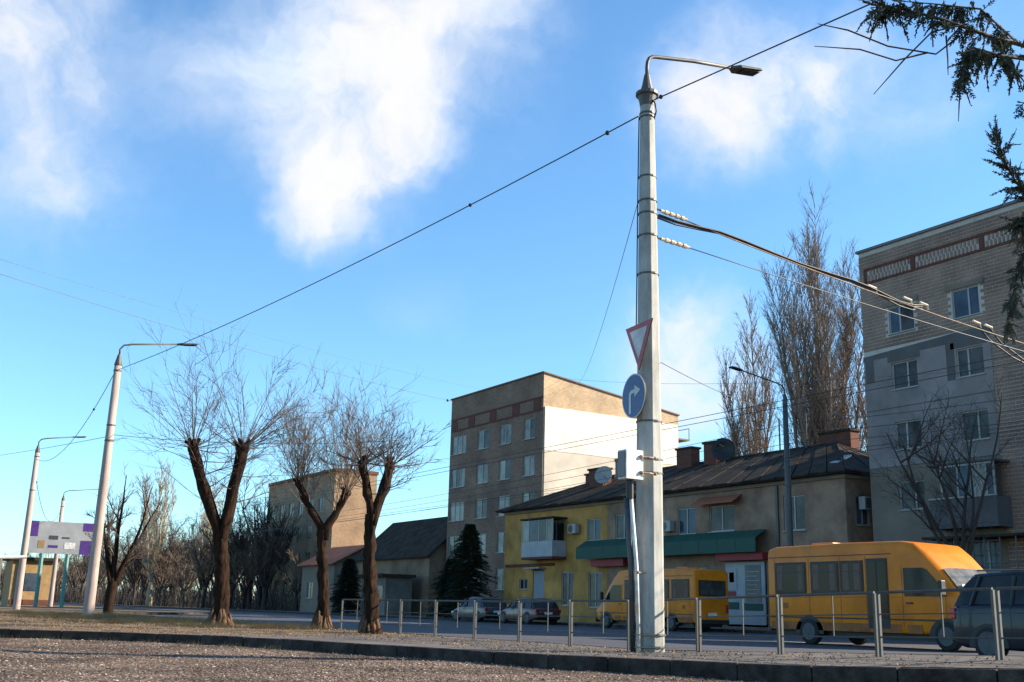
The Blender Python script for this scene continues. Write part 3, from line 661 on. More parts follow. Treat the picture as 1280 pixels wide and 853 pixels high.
# ------------------------------------------------------------------ trees
class Tree:
    def __init__(s, seed): s.r = random.Random(seed); s.trunk = MB(); s.crown = MB()
    def rv(s): return Vector((s.r.gauss(0, 1), s.r.gauss(0, 1), s.r.gauss(0, 1))).normalized()
    def path(s, p, d, ln, seg, wig, upb):
        p = Vector(p); d = Vector(d).normalized(); pts = [p.copy()]
        for i in range(seg):
            d = (d + s.rv()*wig + Vector((0, 0, upb))).normalized(); p = p + d*(ln/seg); pts.append(p.copy())
        return pts, d
    def twigs(s, pts, ln, r, depth, per, ang, wig, upb, sides=3):
        """side shoots along a path"""
        n = len(pts)
        for k in range(per):
            f = s.r.uniform(.18, 1.0); i = min(n-2, int(f*(n-1))); a = pts[i].lerp(pts[i+1], s.r.random())
            t = (pts[i+1]-pts[i]).normalized(); o = s.rv(); o = (o - t*o.dot(t)).normalized()
            an = R(s.r.uniform(*ang)); d = t*math.cos(an) + o*math.sin(an)
            l2 = ln*s.r.uniform(.5, 1.15)*(1.15-.5*f)
            q, _ = s.path(a, d, l2, 4, wig, upb)
            s.crown.tube(q, [r*(1-.17*j) for j in range(5)], sides, cap=False)
            if depth > 0: s.twigs(q, ln*.52, r*.68, depth-1, max(2, int(per*.55)), ang, wig, upb, sides)
    def limb(s, p, d, ln, r0, r1, seg, wig, upb, sides=8, into=None):
        q, dd = s.path(p, d, ln, seg, wig, upb)
        (into or s.trunk).tube(q, [r0 + (r1-r0)*i/seg for i in range(seg+1)], sides); return q, dd
    def finish(s, name, loc, label, mt, mc, group, flare=None, cat='tree'):
        t = thing(name, loc, label, cat, group)
        s.trunk.v = [(v[0]+loc[0], v[1]+loc[1], v[2]+loc[2]) for v in s.trunk.v]
        s.crown.v = [(v[0]+loc[0], v[1]+loc[1], v[2]+loc[2]) for v in s.crown.v]
        tr = s.trunk.build('trunk', mt, t, smooth=True); s.crown.build('crown', mc, t, smooth=True)
        if flare:
            flare.v = [(v[0]+loc[0], v[1]+loc[1], v[2]+loc[2]) for v in flare.v]; flare.build('root_flare', m_flare, tr, smooth=True)
        return t
def rough(mb, amt, sc, seed=0):
    for i, v in enumerate(mb.v):
        n = noise.noise_vector(Vector(v)*sc + Vector((seed, 0, 0)))*amt; mb.v[i] = (v[0]+n.x, v[1]+n.y, v[2]+n.z*.5)
def pollard(seed, loc, r, fork, arms, label, shoot, nshoot, rough_amt=.05, els=(-18, 88, 30), mtw=None, per=6):
    """arms: list of (end vector relative to base, radius at the end)"""
    T = Tree(seed); f = Vector(fork)
    n = 26; pts = []; rad = []
    for i in range(n+1):
        k = i/n; pts.append(f*k + Vector((math.sin(k*5+seed)*.04, math.cos(k*4+seed)*.04, 0))); rad.append(r*(1.0 - .22*k) + r*.75*(max(0, .2-k)/.2)**1.8)
    T.trunk.tube([pts[0] - Vector((0, 0, .2))] + pts, [rad[0]*1.1] + rad, 30)
    heads = []
    for e, re in arms:
        e = Vector(e); m = f.lerp(e, .5) + Vector((e.x-f.x, e.y-f.y, 0))*.12 + T.rv()*.06
        P = [f - Vector((0, 0, .25))] + [((1-k)**2*f + 2*k*(1-k)*m + k*k*e) for k in (0.1, .25, .4, .55, .7, .85, 1.0)]
        RR = [r*.66, r*.66] + [r*.64 + (re-r*.64)*k for k in (.25, .4, .55, .7, .85, .95)]
        T.trunk.tube(P, RR, 22); T.trunk.ball(e, re*1.12, 10, 6, (1, 1, 1.15)); heads.append((e, (e - m).normalized(), re, P))
    for i, v in enumerate(T.trunk.v):      # furrowed bark
        k = noise.noise(Vector((v[0]*13, v[1]*13, v[2]*1.3))) * .035; d_ = Vector((v[0] - f.x*min(1, v[2]/f.z), v[1] - f.y*min(1, v[2]/f.z), 0)); d_ = d_.normalized() if d_.length > .01 else d_
        T.trunk.v[i] = (v[0] + d_.x*k, v[1] + d_.y*k, v[2])
    rough(T.trunk, rough_amt, 4.5, seed); rough(T.trunk, rough_amt*.5, 14, seed+3)
    for e, d, re, P in heads:
        for k in range(nshoot):
            a = T.r.uniform(0, 6.28); el = R(T.r.triangular(*els))
            dd = Vector((math.cos(a)*math.cos(el), math.sin(a)*math.cos(el), math.sin(el)))
            st = e + dd*re*.8 if T.r.random() < .62 else P[T.r.randrange(3, 8)] + Vector((dd.x, dd.y, 0))*re*.8
            ln = shoot*T.r.uniform(.5, 1.1)*(.75 + .35*math.sin(el))
            q, _ = T.path(st, dd, ln, 7, .10, .035)
            rr = T.r.uniform(.008, .017)
            T.crown.tube(q, [rr*(1-.125*j) for j in range(8)], 4, cap=False)
            T.twigs(q, ln*.40, rr*.55, 1, per, (20, 48), .10, .04)
        for k in range(5):      # old stubs
            a = T.r.uniform(0, 6.28); dd = Vector((math.cos(a), math.sin(a), T.r.uniform(.6, 2.0))).normalized()
            T.limb(e + dd*re*.4, dd, re*1.8, re*.4, re*.28, 3, .2, 0, 6)
    fl = MB()
    for k in range(13):
        a = R(27.7*k + 14*T.r.random()); q = Vector((math.cos(a), math.sin(a), 0)); o_ = T.r.uniform(1.25, 1.75); hh = T.r.uniform(.25, .55)
        fl.tube([q*r*1.02 + Vector((0, 0, hh)), q*r*1.22 + Vector((0, 0, hh*.45)), q*r*o_ + Vector((0, 0, .03)), q*r*o_*1.15 + Vector((0, 0, -.15))], [r*.10, r*.30, r*.34, r*.30], 9)
    rough(fl, .05, 6, seed); rough(fl, .03, 15, seed)
    return T.finish('pollarded_tree', loc, label, m_bark, mtw or m_twig, 'pollarded trees on the verge', fl)
pollard(11, (-30.8, 9.75, 0), .23, (0, -.15, 2.35), [((-.3, -1.1, 4.9), .15), ((.1, .2, 4.95), .16)], 'largest pollarded bare tree, forked trunk, left of the railing', 3.0, 44)
pollard(12, (-28.2, 11.7, 0), .17, (0, -.1, 2.6), [((-.3, -.8, 3.85), .10), ((.2, .4, 3.65), .10)], 'middle pollarded tree with a brush of upright tan shoots', 2.6, 42, els=(25, 90, 72), mtw=m_twig2, per=8)
pollard(13, (-24.05, 11.2, 0), .165, (0, -.08, 2.75), [((.05, .28, 3.95), .12), ((-.15, -.36, 3.95), .11)], 'pollarded bare tree at the left end of the railing', 1.65, 34)

def bare_tree(seed, h, spread, r, stems, dens, name, label, mt, mc, group, loc, upb=.06, lean=0, twig=.5, ang=(20, 50)):
    T = Tree(seed)
    base = h*.28
    q, d = T.limb((0, 0, -.2), (lean, 0, 1), base+.2, r, r*.8, 5, .05, .1, 8)
    for k in range(stems):
        a = 2*math.pi*k/stems + T.r.uniform(-.4, .4); sp = spread*T.r.uniform(.5, 1.1)
        dd = Vector((math.cos(a)*sp, math.sin(a)*sp, h*.72)).normalized()
        ln = h*.72*T.r.uniform(.75, 1.08)
        p, _ = T.limb(q[-1] - Vector((0, 0, T.r.uniform(0, base*.4))), dd, ln, r*.5, r*.07, 9, .09, upb, 6)
        for j in range(2 + dens//6):
            i = T.r.randrange(2, 8); o = T.rv(); o.z = abs(o.z)*.6 + .5
            b2, _ = T.limb(p[i], o, ln*.45*T.r.uniform(.6, 1), r*.2, r*.04, 6, .12, upb, 5, T.crown)
            T.twigs(b2, ln*.2, r*.055*twig*2, 1, dens, ang, .12, upb)
        T.twigs(p, ln*.24, r*.06*twig*2, 1, dens, ang, .12, upb)
    return T.finish(name, loc, label, mt, mc, group)
def poplar(seed, h, width, stems, loc, label, mt, mc, per=26, name='poplar_tree', group='bare poplars', tw=.017):
    T = Tree(seed); r = h*.014
    T.limb((0, 0, -.2), (0, 0, 1), h*.2, r*1.5, r*1.2, 4, .02, .1, 8)
    for k in range(stems):
        a = 2*math.pi*k/stems + T.r.uniform(-.5, .5); rr = width*T.r.uniform(.35, 1.0) if k else 0.1
        hh = h*(1.0 - .34*(rr/width)**1.2*T.r.uniform(.6, 1.1)) if k else h
        z0 = h*T.r.uniform(.04, .2); p = Vector((0, 0, z0)); P = [p.copy()]; n = 12
        wob = [T.r.uniform(0, 6.28) for _ in range(2)]
        for i in range(1, n+1):
            f = i/n; off = rr*(f**.75 if f < .8 else .8**.75*(1 + (f-.8)*.25)) + .18*math.sin(f*7 + wob[0])
            P.append(Vector((math.cos(a)*off + T.r.gauss(0, .08), math.sin(a)*off + T.r.gauss(0, .08), z0 + (hh-z0)*f)))
        T.trunk.tube(P, [max(.016, r*.46*(1-i/n)**.9) for i in range(n+1)], 5)
        for j in range(7):       # long secondary stems
            i = T.r.randrange(2, 10); a3 = T.r.uniform(0, 6.28); d3 = Vector((math.cos(a3)*.34, math.sin(a3)*.34, 1))
            l3 = h*.2*T.r.uniform(.7, 1.3)*(1.25 - i/n); q3, _ = T.path(P[i], d3, l3, 7, .06, .05)
            T.crown.tube(q3, [max(.012, r*.2*(1-m/7.5)) for m in range(8)], 4, cap=False)
            T.twigs(q3, l3*.32, tw*.95, 1, 9, (18, 40), .08, .06)
        for j in range(per):
            f = T.r.uniform(.12, 1); i = min(n-1, int(f*n)); b = P[i].lerp(P[i+1], T.r.random())
            a2 = T.r.uniform(0, 6.28); d = Vector((math.cos(a2)*.45, math.sin(a2)*.45, 1))
            ln = h*.12*T.r.uniform(.5, 1.25)*(1.2 - .6*f)
            q, _ = T.path(b, d, ln, 5, .07, .06)
            T.crown.tube(q, [tw*1.5*(1-.15*m) for m in range(6)], 3, cap=False)
            T.twigs(q, ln*.42, tw*.8, 0, 6, (18, 42), .08, .06)
            if T.r.random() < .6: T.twigs(q, ln*.3, tw*.7, 1, 3, (18, 42), .08, .06)
    return T.finish(name, loc, label, mt, mc, group)
poplar(21, 27.8, 3.9, 15, (-47.8, 53.5, 0), 'tallest bare poplar, behind the low house beside the right brick block', m_twigp, m_twigp, 95)
poplar(22, 22.8, 2.7, 10, (-55.9, 55.2, 0), 'shorter bare poplar left of the tallest one, behind the low house', m_twigp, m_twigp, 60)
poplar(23, 17.5, 2.2, 7, (-44.6, 54.8, 0), 'small bare poplar squeezed against the right brick block', m_twigp, m_twigp, 30)
pal = poplar(25, 21.5, 2.6, 9, (-154, 38.8, 0), 'pale-barked poplar across the road, nearer the pinkish pole', m_pale, m_pale, 24, tw=.026)
for (x, y, sc, rz, lb) in ((-160, 48.0, .92, 1.3, 'pale-barked poplar seen between the arms of the largest pollarded tree'), (-92.0, 52.5, .62, 2.2, 'pale bare poplar just left of the block with the white end wall'), (-250, 13.0, .85, .7, 'distant pale poplar at the far left edge')):
    o = copy_tree(pal); o.location = (x, y, 0); o.scale = (sc,)*3; o.rotation_euler.z = rz; o['label'] = lb
bare_tree(31, 6.4, 3.0, .24, 6, 9, 'bare_tree', 'dark bare tree just right of the pinkish pole', m_bark, m_twig, 'bare street trees', (-52.2, 11.4, 0), lean=-.12)
bare_tree(32, 10.2, 3.6, .2, 6, 9, 'bare_tree', 'dark bare street tree in front of the right brick block', m_twig3, m_twig3, 'bare street trees', (-27.0, 37.2, 0), upb=.03)
w1 = bare_tree(33, 8.5, 4.5, .22, 6, 9, 'bare_tree', 'bare tree in the roadside wood, near the house with the dark roof', m_twig3, m_twig, 'bare trees of the roadside wood', (-112, 40, 0), twig=.8)
w2 = bare_tree(34, 9.5, 4.0, .25, 7, 9, 'bare_tree', 'bare tree in the roadside wood, behind the largest pollarded tree', m_twig3, m_twig3, 'bare trees of the roadside wood', (-126, 41, 0), twig=.8)
w3 = bare_tree(35, 7.5, 4.5, .2, 6, 10, 'bare_tree', 'tan bare tree in the roadside wood, right of the pale poplar', m_twig3, m_twig2, 'bare trees of the roadside wood', (-140, 39.6, 0), twig=.9)
WOOD = [(-118, 45), (-121, 38.8), (-131, 39.2), (-134, 46), (-145, 43), (-149, 39), (-158, 41), (-166, 39.5), (-172, 44), (-180, 40), (-188, 39), (-197, 43), (-206, 40), (-217, 41), (-228, 39), (-240, 42), (-255, 40), (-270, 38), (-290, 39), (-310, 40), (-115, 50), (-128, 52), (-141, 50), (-152, 55), (-175, 52), (-210, 50)]
rr = random.Random(5)
WOOD += [(rr.uniform(-330, -108), rr.uniform(39.5, 57)) for _ in range(48)] + [(-109 - 3.2*i + rr.uniform(-1, 1), 39.3 + rr.uniform(0, 3)) for i in range(22)]
for i, (x, y) in enumerate(WOOD):
    o = copy_tree((w1, w2, w3)[i % 3]); o.location = (x, y, 0); k = rr.uniform(.85, 1.35); o.scale = (k, k, k*rr.uniform(.9, 1.15)); o.rotation_euler.z = rr.uniform(0, 6.28)
    o['label'] = 'bare leafless tree among the many of the roadside wood across the road'
for o in (w1, w2, w3): o['label'] = 'bare leafless tree among the many of the roadside wood across the road'
NEAR = [(-110, 9.5, .85, 'bare tree at the far left edge behind the white barrier'), (-125, 4.5, .95, 'bare tree cut by the left edge of the picture'), (-108, 22, .6, 'low bare tree beside the billboard on its right')]
for i, (x, y, k, lb) in enumerate(NEAR):
    o = copy_tree((w3, w1, w2)[i]); o.location = (x, y, 0); o.scale = (k,)*3; o.rotation_euler.z = i*2.1; o['label'] = lb; o['group'] = 'bare trees behind the verge'
# undergrowth beneath the wood
g = MB(); rr = random.Random(9)
for i in range(9000):
    x = rr.uniform(-330, -104); y = rr.uniform(39, 56) - (rr.random() < .1)*1.2; h = rr.uniform(.6, 3.4); a = rr.uniform(0, 6.28); l = h*rr.uniform(.1, .5)
    g.tube([(x, y, 0), (x + l*.4*math.cos(a), y + l*.4*math.sin(a), h*.6), (x + l*math.cos(a), y + l*math.sin(a), h)], [.05, .035, .015], 3, cap=False)
tag(g.build('undergrowth', m_twig3), 'dense leafless undergrowth below the roadside wood', 'undergrowth', kind='stuff')

# spruce by the brick block
def conifer(loc, h, w, seed, label, m, n=900):
    t = thing('spruce_tree', loc, label, 'tree', 'evergreens by the brick block'); r = random.Random(seed); x0, y0, z0 = loc
    MB().tube([(x0, y0, z0-.1), (x0, y0, z0+h*.97)], [h*.02, .02], 7).build('trunk', m_twig3, t)
    g = MB()
    for i in range(n):
        f = r.random()**.8; z = h*(.03 + .95*f); a_ = r.uniform(0, 6.28); R_ = w*(1-f)**.62*(0.55 + .6*r.random())*(.8 + .35*math.sin(a_*3 + f*9 + seed)) + .12; a = a_
        p0 = Vector((x0, y0, z0 + z)); dr = Vector((math.cos(a), math.sin(a), r.uniform(-.25, .12)))
        sd = Vector((-dr.y, dr.x, 0)).normalized()
        for j in range(7):
            u = .35 + .65*j/6; c0 = p0 + dr*R_*u + Vector((0, 0, -R_*u*u*.18)); ln = .42*(1.2-u*.6)
            for sg in (-1, 1):
                e = c0 + (sd*sg*.8 + dr*.6 + Vector((0, 0, r.uniform(-.3, .3))))*ln; w2 = Vector((0, 0, .07))
                b = len(g.v); g.v += [tuple(c0 - dr*.06), tuple(c0 + dr*.06 + w2), tuple(e)]; g.f.append((b, b+1, b+2))
    g.build('crown', m, t)
conifer((-66.8, 38.4, 0), 6.5, 2.3, 1, 'dark green spruce in front of the brick block', m_spruce, 620)
conifer((-70.6, 39.2, 0), 4.2, 1.9, 2, 'smaller dark evergreen left of the spruce', m_spruce, 700)
conifer((-87.5, 38.5, 0), 4.6, 1.7, 3, 'dark evergreen shrub seen behind the trunk at the railing end', m_spruce, 600)

# overhanging thuja at the upper right, trunk just outside the frame
def thuja():
    t = thing('thuja_tree', (-3.25, 6.0, -0.15), 'thuja with sparse drooping boughs hanging into the upper right corner', 'tree')
    r = random.Random(4); wood = MB(); fol = MB()
    MB().tube([(-3.3, 6.0, -.3), (-3.19, 5.9, .94), (-2.98, 5.7, 2.6), (-2.82, 5.52, 3.94), (-2.72, 5.45, 5.4)], [.11, .09, .07, .05, .02], 9).build('trunk', m_bark, t, smooth=True)
    def rp(p): return [Vector(q) for q in p]
    def sample(P, f):
        n = len(P)-1; i = min(n-1, int(f*n)); return P[i].lerp(P[i+1], f*n-i), (P[i+1]-P[i]).normalized()
    def spray(p, d, ln, dens=1.0):
        d = d.normalized(); nrm = Vector((r.gauss(0, 1), r.gauss(0, 1), r.gauss(0, 1))); sd = d.cross(nrm).normalized()
        n = max(4, int(ln/.012)); q = Vector(p); pts = [q.copy()]
        for i in range(n):
            d = (d + Vector((r.gauss(0, .05), r.gauss(0, .05), r.gauss(0, .05) - .03))).normalized(); q = q + d*(ln/n); pts.append(q.copy())
        fol.tube(pts, [.0028]*(n) + [.001], 3, cap=False)
        for i in range(1, n+1):
            f = i/n; L = .045*(1-f*.75)*r.uniform(.5, 1.1)
            for sg in (-1, 1):
                if r.random() > .85*dens: continue
                dd = (d*.8 + sd*sg*.75 + Vector((r.gauss(0, .15), r.gauss(0, .15), r.gauss(0, .15)))).normalized(); e = pts[i] + dd*L
                m = pts[i].lerp(e, .5)
                fol.tube([pts[i], m, e], [.0022, .0034, .0012], 3, cap=False)
                if L > .022:
                    for s2 in (-1, 1):
                        d3 = (dd*.8 + sd.cross(dd)*s2*.2 + dd.cross(nrm).normalized()*s2*.7).normalized(); fol.tube([m, m + d3*L*.45], [.0026, .0012], 3, cap=False)
    def bough(P, r0, r1, nspray, ln, f0=.0, droop=.7):
        P = rp(P); n = len(P); wood.tube(P, [r0 + (r1-r0)*i/(n-1) for i in range(n)], 5)
        for k in range(nspray):
            p, d = sample(P, f0 + (1-f0)*r.random()*.999)
            o = Vector((r.gauss(0, .6), r.gauss(0, .6), r.gauss(-droop, .6))); spray(p, d*.55 + o, ln*r.uniform(.45, 1.15))
    A = [(-2.95, 5.55, 3.30), (-2.793, 4.738, 3.383), (-2.796, 4.384, 3.336), (-2.84, 4.115, 3.353), (-2.921, 3.934, 3.386), (-3.019, 3.86, 3.418)]
    bough(A, .014, .004, 78, .15, .22)
    bough([(-2.84, 4.7, 3.42), (-2.80, 4.35, 3.47), (-2.86, 4.1, 3.44), (-2.95, 3.95, 3.45)], .007, .002, 45, .14, .1)
    bough([(-2.9, 5.6, 3.2), (-2.645, 4.477, 3.17), (-2.653, 4.238, 3.12), (-2.694, 4.093, 3.133)], .012, .006, 34, .16, .45, 1.0)
    bough([(-2.694, 4.093, 3.133), (-2.727, 4.071, 3.041), (-2.746, 4.058, 2.966)], .006, .003, 40, .11, 0, .9)
    bough([(-2.66, 4.30, 3.13), (-2.64, 4.40, 3.02), (-2.66, 4.42, 2.9)], .005, .002, 20, .14, 0, 1.2)
    for P in ([(-2.756, 4.172, 3.31), (-2.886, 4.083, 3.302), (-2.993, 4.005, 3.179), (-3.108, 3.917, 3.023)], [(-2.844, 4.234, 3.31), (-2.936, 4.17, 3.235), (-3.077, 4.004, 3.289), (-3.185, 3.854, 3.377), (-3.292, 3.763, 3.433)],
              [(-2.964, 4.15, 3.25), (-3.082, 4.063, 3.233), (-3.178, 3.925, 3.293), (-3.307, 3.75, 3.314)], [(-2.74, 4.06, 3.0), (-2.752, 4.05, 2.87), (-2.77, 4.06, 2.79)], [(-2.86, 4.15, 3.29), (-2.84, 4.12, 3.15), (-2.845, 4.12, 3.07)]):
        wood.tube(rp(P), [.0052] + [.004]*(len(P)-2) + [.0018], 4)
    # lower boughs at the right edge
    bough([(-3.05, 5.75, 2.4), (-3.40, 5.95, 2.86), (-3.489, 5.72, 3.024), (-3.507, 5.591, 3.175), (-3.554, 5.561, 3.414)], .012, .003, 62, .15, .45, -.5)
    bough([(-3.05, 5.75, 2.3), (-3.5, 6.0, 2.85), (-3.559, 5.794, 2.81), (-3.587, 5.659, 2.495), (-3.64, 5.625, 2.236)], .012, .003, 70, .12, .42, .4)
    bough([(-3.4, 5.95, 2.86), (-3.52, 5.76, 2.93), (-3.55, 5.70, 2.88)], .008, .003, 50, .14, .2, .1)
    wood.build('limbs', m_twig3, t, smooth=True); fol.build('crown', m_needle, t)
thuja()

# ------------------------------------------------------------------ buildings
def facade(mb, u0, u1, z0, z1, openings, P, depth=.14):
    """wall in (u,z) with real openings (ua,ub,za,zb); P(u,z,d) maps to 3d, d = depth inwards"""
    us = sorted({u0, u1} | {o[0] for o in openings} | {o[1] for o in openings}); zs = sorted({z0, z1} | {o[2] for o in openings} | {o[3] for o in openings})
    us = [u for u in us if u0 <= u <= u1]; zs = [z for z in zs if z0 <= z <= z1]
    for i in range(len(us)-1):
        for j in range(len(zs)-1):
            um, zm = (us[i]+us[i+1])/2, (zs[j]+zs[j+1])/2
            if any(o[0] < um < o[1] and o[2] < zm < o[3] for o in openings): continue
            mb.quad(P(us[i], zs[j], 0), P(us[i+1], zs[j], 0), P(us[i+1], zs[j+1], 0), P(us[i], zs[j+1], 0))
    for (a, b, za, zb) in openings:
        for (p, q) in (((a, za), (b, za)), ((b, za), (b, zb)), ((b, zb), (a, zb)), ((a, zb), (a, za))):
            mb.quad(P(*p, 0), P(*p, depth), P(*q, depth), P(*q, 0))
WCACHE = {}
def window(parent, a, b, za, zb, P, mull=(.5,), glass=None, depth=.12, transom=None, sill=True, frame=m_wframe):
    """window frame with panes; placed inside an opening"""
    fw_ = .06; mb = MB()
    def bx(ua, ub, z_a, z_b, d0, d1):
        mb.quadbox([P(ua, z_a, d1), P(ub, z_a, d1), P(ub, z_a, d0), P(ua, z_a, d0), P(ua, z_b, d1), P(ub, z_b, d1), P(ub, z_b, d0), P(ua, z_b, d0)])
    D = depth
    bx(a, b, za, za+fw_, D-.06, D); bx(a, b, zb-fw_, zb, D-.06, D); bx(a, a+fw_, za+fw_, zb-fw_, D-.06, D); bx(b-fw_, b, za+fw_, zb-fw_, D-.06, D)
    cuts = [a+fw_] + [a + (b-a)*m for m in mull] + [b-fw_]
    for m in mull: u = a + (b-a)*m; bx(u-.04, u+.04, za+fw_, zb-fw_, D-.065, D)
    if transom: bx(a+fw_, b-fw_, za+(zb-za)*transom-.03, za+(zb-za)*transom+.03, D-.06, D)
    w = mb.build('window', frame, parent)
    for i in range(len(cuts)-1):
        mb = MB(); bx(cuts[i], cuts[i+1], za+fw_, zb-fw_, D-.03, D-.015); mb.build('pane', glass[i % len(glass)] if isinstance(glass, (list, tuple)) else (glass or m_wglass), w)
    if sill:
        mb = MB(); bx(a-.05, b+.05, za-.04, za-.002, -.09, D-.06); mb.build('sill', m_wframe, w)
    return w
def Py(y): return lambda u, z, d: (u, y + d, z)
def Px(x): return lambda u, z, d: (x - d, u, z)
def boxwall(mb, x0, x1, y0, y1, z0, z1, skip=''):
    if 'S' not in skip: mb.quad((x0,y0,z0),(x1,y0,z0),(x1,y0,z1),(x0,y0,z1))
    if 'E' not in skip: mb.quad((x1,y0,z0),(x1,y1,z0),(x1,y1,z1),(x1,y0,z1))
    if 'N' not in skip: mb.quad((x1,y1,z0),(x0,y1,z0),(x0,y1,z1),(x1,y1,z1))
    if 'W' not in skip: mb.quad((x0,y1,z0),(x0,y0,z0),(x0,y0,z1),(x0,y1,z1))
    mb.quad((x0,y0,z1),(x1,y0,z1),(x1,y1,z1),(x0,y1,z1))

# --- right five-storey block
def right_block():
    x0, x1, y0, y1, H = -34.06, -17.6, 41.06, 53.5, 18.02
    t = thing('apartment_block', (x0, y0, 0), 'five-storey brick apartment block with grey plastered lower wall at the right edge', 'building', 'apartment blocks')
    rows = [(13.62, 14.92), (10.95, 12.22), (8.15, 9.44), (5.42, 6.70), (2.6, 3.95)]
    cols = [(-32.5, -31.1), (-29.06, -27.72), (-25.5, -23.9), (-21.6, -20.1)]
    op = [(a, b, za, zb) for (za, zb) in rows for (a, b) in cols]
    balc = (-29.9, -27.45, 5.75, 7.15)
    op = [o for o in op if not (o[0] == -29.06 and o[2] < 6)] + [(-29.6, -27.7, 5.2, 7.05), (-29.06, -27.72, 2.6, 3.95)]
    mb = MB(); facade(mb, x0, x1, -.1, H, op, Py(y0)); boxwall(mb, x0, x1, y0, y1, -.1, H, 'S')
    wl_ = mb.build('wall', m_mortar, t)
    # bricks, real pieces with recessed joints, upper storey and right bay
    def lat(z): return z > 13.02
    g = MB(); rnd = random.Random(6); bw, bh, j = .30, .165, .028
    def hit(a, b, za, zb, pad=.02):
        return any(a < o[1]+pad and b > o[0]-pad and za < o[3]+pad and zb > o[2]-pad for o in op) or (a < -30.9 + 8 and za < 17.12 and zb > 16.36 and a > -33.75)
    nrow = int((H - .12)/bh)
    for rI in range(nrow):
        za = -.0 + rI*bh; zb = za + bh - j
        lo = x0 if za > 13.0 else -27.32
        u = lo + (0 if rI % 2 else -bw/2)
        while u < min(x1, -19.5):
            a, b = max(lo, u) , min(x1, u + bw - j); u += bw
            if b - a < .04: continue
            if hit(a, b, za, zb): continue
            d = .012 + rnd.uniform(0, .010)
            b0 = len(g.v)
            g.v += [(a, y0-d, za), (b, y0-d, za), (b, y0-d, zb), (a, y0-d, zb), (a, y0, za), (b, y0, za), (b, y0, zb), (a, y0, zb)]
            g.f += [(b0, b0+1, b0+2, b0+3), (b0+3, b0+2, b0+6, b0+7), (b0+1, b0+5, b0+6, b0+2), (b0+4, b0, b0+3, b0+7), (b0, b0+4, b0+5, b0+1)]
    g.build('brickwork', m_brickR, t, kind='stuff')
    # decorative red frame under the roof with lattice panels
    fr = [(-33.75, -31.05), (-30.75, -27.45), (-27.15, -23.9), (-23.6, -20.4)]
    MB().box(-33.78, -19.0, y0-.05, y0-.002, 17.02, 17.14).build('frieze_rail', m_redbrick, t)
    MB().box(-33.78, -19.0, y0-.05, y0-.002, 16.34, 16.46).build('frieze_rail', m_redbrick, t)
    MB().box(-33.78, -33.62, y0-.05, y0-.002, 16.47, 17.01).build('frieze_post', m_redbrick, t)
    for a in (-30.95, -27.35, -23.8):
        MB().box(a-.12, a+.12, y0-.06, y0-.002, 16.47, 17.01).build('frieze_post', m_redbrick, t)
    g = MB(); k = -33.55
    while k < -19.2:
        if not any(abs(k - a) < .2 for a in (-30.95, -27.35, -23.8)):
            g.box(k, k+.10, y0-.035, y0-.003, 16.48, 16.73); g.box(k+.11, k+.21, y0-.035, y0-.003, 16.76, 17.0)
        k += .2
    g.build('frieze_lattice', m_brickR, t, kind='stuff')
    MB().box(x0-.1, x1+.1, y0-.12, y1+.1, H, H+.12).build('roof_edge', mat('roof_flashing', (.12, .115, .11), .6, var=.2), t)
    # plaster coat on the lower left part
    g = MB(); facade(g, x0-.01, -27.33, 7.42, 12.55, [(a-.001, b+.001, c_-.001, d_+.001) for a, b, c_, d_ in op if c_ > 7.2 and d_ < 12.9 and a < -27.5], Py(y0-.03), .03); g.build('plaster_coat', m_plaster, t)
    g = MB()
    pts = [(x0-.01, 12.55), (-27.33, 12.55), (-27.33, 13.03), (-28.9, 13.0), (-30.4, 12.93), (-32.2, 12.86), (x0-.01, 12.78)]
    g.prism([(u, y0-.034, z) for u, z in pts], (0, .033, 0)); g.build('plaster_band', m_plasterd, t)
    g = MB(); facade(g, x0-.01, -27.33, 0, 7.40, [(a-.001, b+.001, c_-.001, d_+.001) for a, b, c_, d_ in op if d_ < 7.3 and a < -27.5], Py(y0-.028), .028); g.build('plaster_coat', m_plasterl, t)
    for z in (7.40, 10.12):
        MB().box(x0-.012, -27.33, y0-.045, y0-.031, z-.01, z+.03).build('floor_seam', m_plasterd, t)
    # dark repaired patches around some windows
    for (a, b, z_a, z_b) in ((-29.55, -29.12, 10.9, 12.55), (-33.97, -33.5, 11.5, 12.55), (-32.7, -30.9, 12.27, 12.55), (-29.3, -27.5, 12.27, 12.55)):
        MB().box(a, b, y0-.0365, y0-.031, z_a, z_b).build('plaster_patch', m_plasterd, t)
    gl = [m_wglass, m_wglassc, m_wglassc, m_wglassc, m_wglass]
    for i, (za, zb) in enumerate(rows):
        for k, (a, b) in enumerate(cols):
            if k == 1 and i == 3: continue
            window(t, a, b, za, zb, Py(y0), (.6 if (i+k) % 2 else .42,), [gl[i], m_wglassc if (i+k) % 3 == 0 else gl[i]])
    for a, b in cols[:2]:
        MB().box(a-.28, b+.3, y0-.075, y0-.025, 14.95, 15.17).build('lintel', m_plasterl, t)
    window(t, -29.6, -27.7, 5.2, 7.05, Py(y0), (.35, .68), m_wglassc)
    # glazed balcony
    bal = MB().box(-30.2, -27.0, y0-1.0, y0-.03, 4.4, 4.55).build('balcony', m_plasterd, t)
    MB().box(-30.2, -27.0, y0-1.0, y0-.95, 4.56, 5.62).build('balcony_front', m_plasterd, bal); MB().box(-27.05, -27.0, y0-.94, y0-.03, 4.56, 5.62).build('balcony_side', m_plasterd, bal); MB().box(-30.2, -30.15, y0-.94, y0-.03, 4.56, 5.62).build('balcony_side', m_plasterd, bal)
    MB().box(-30.22, -26.98, y0-1.03, y0-.92, 5.63, 5.69).build('balcony_rail', m_wframe, bal)
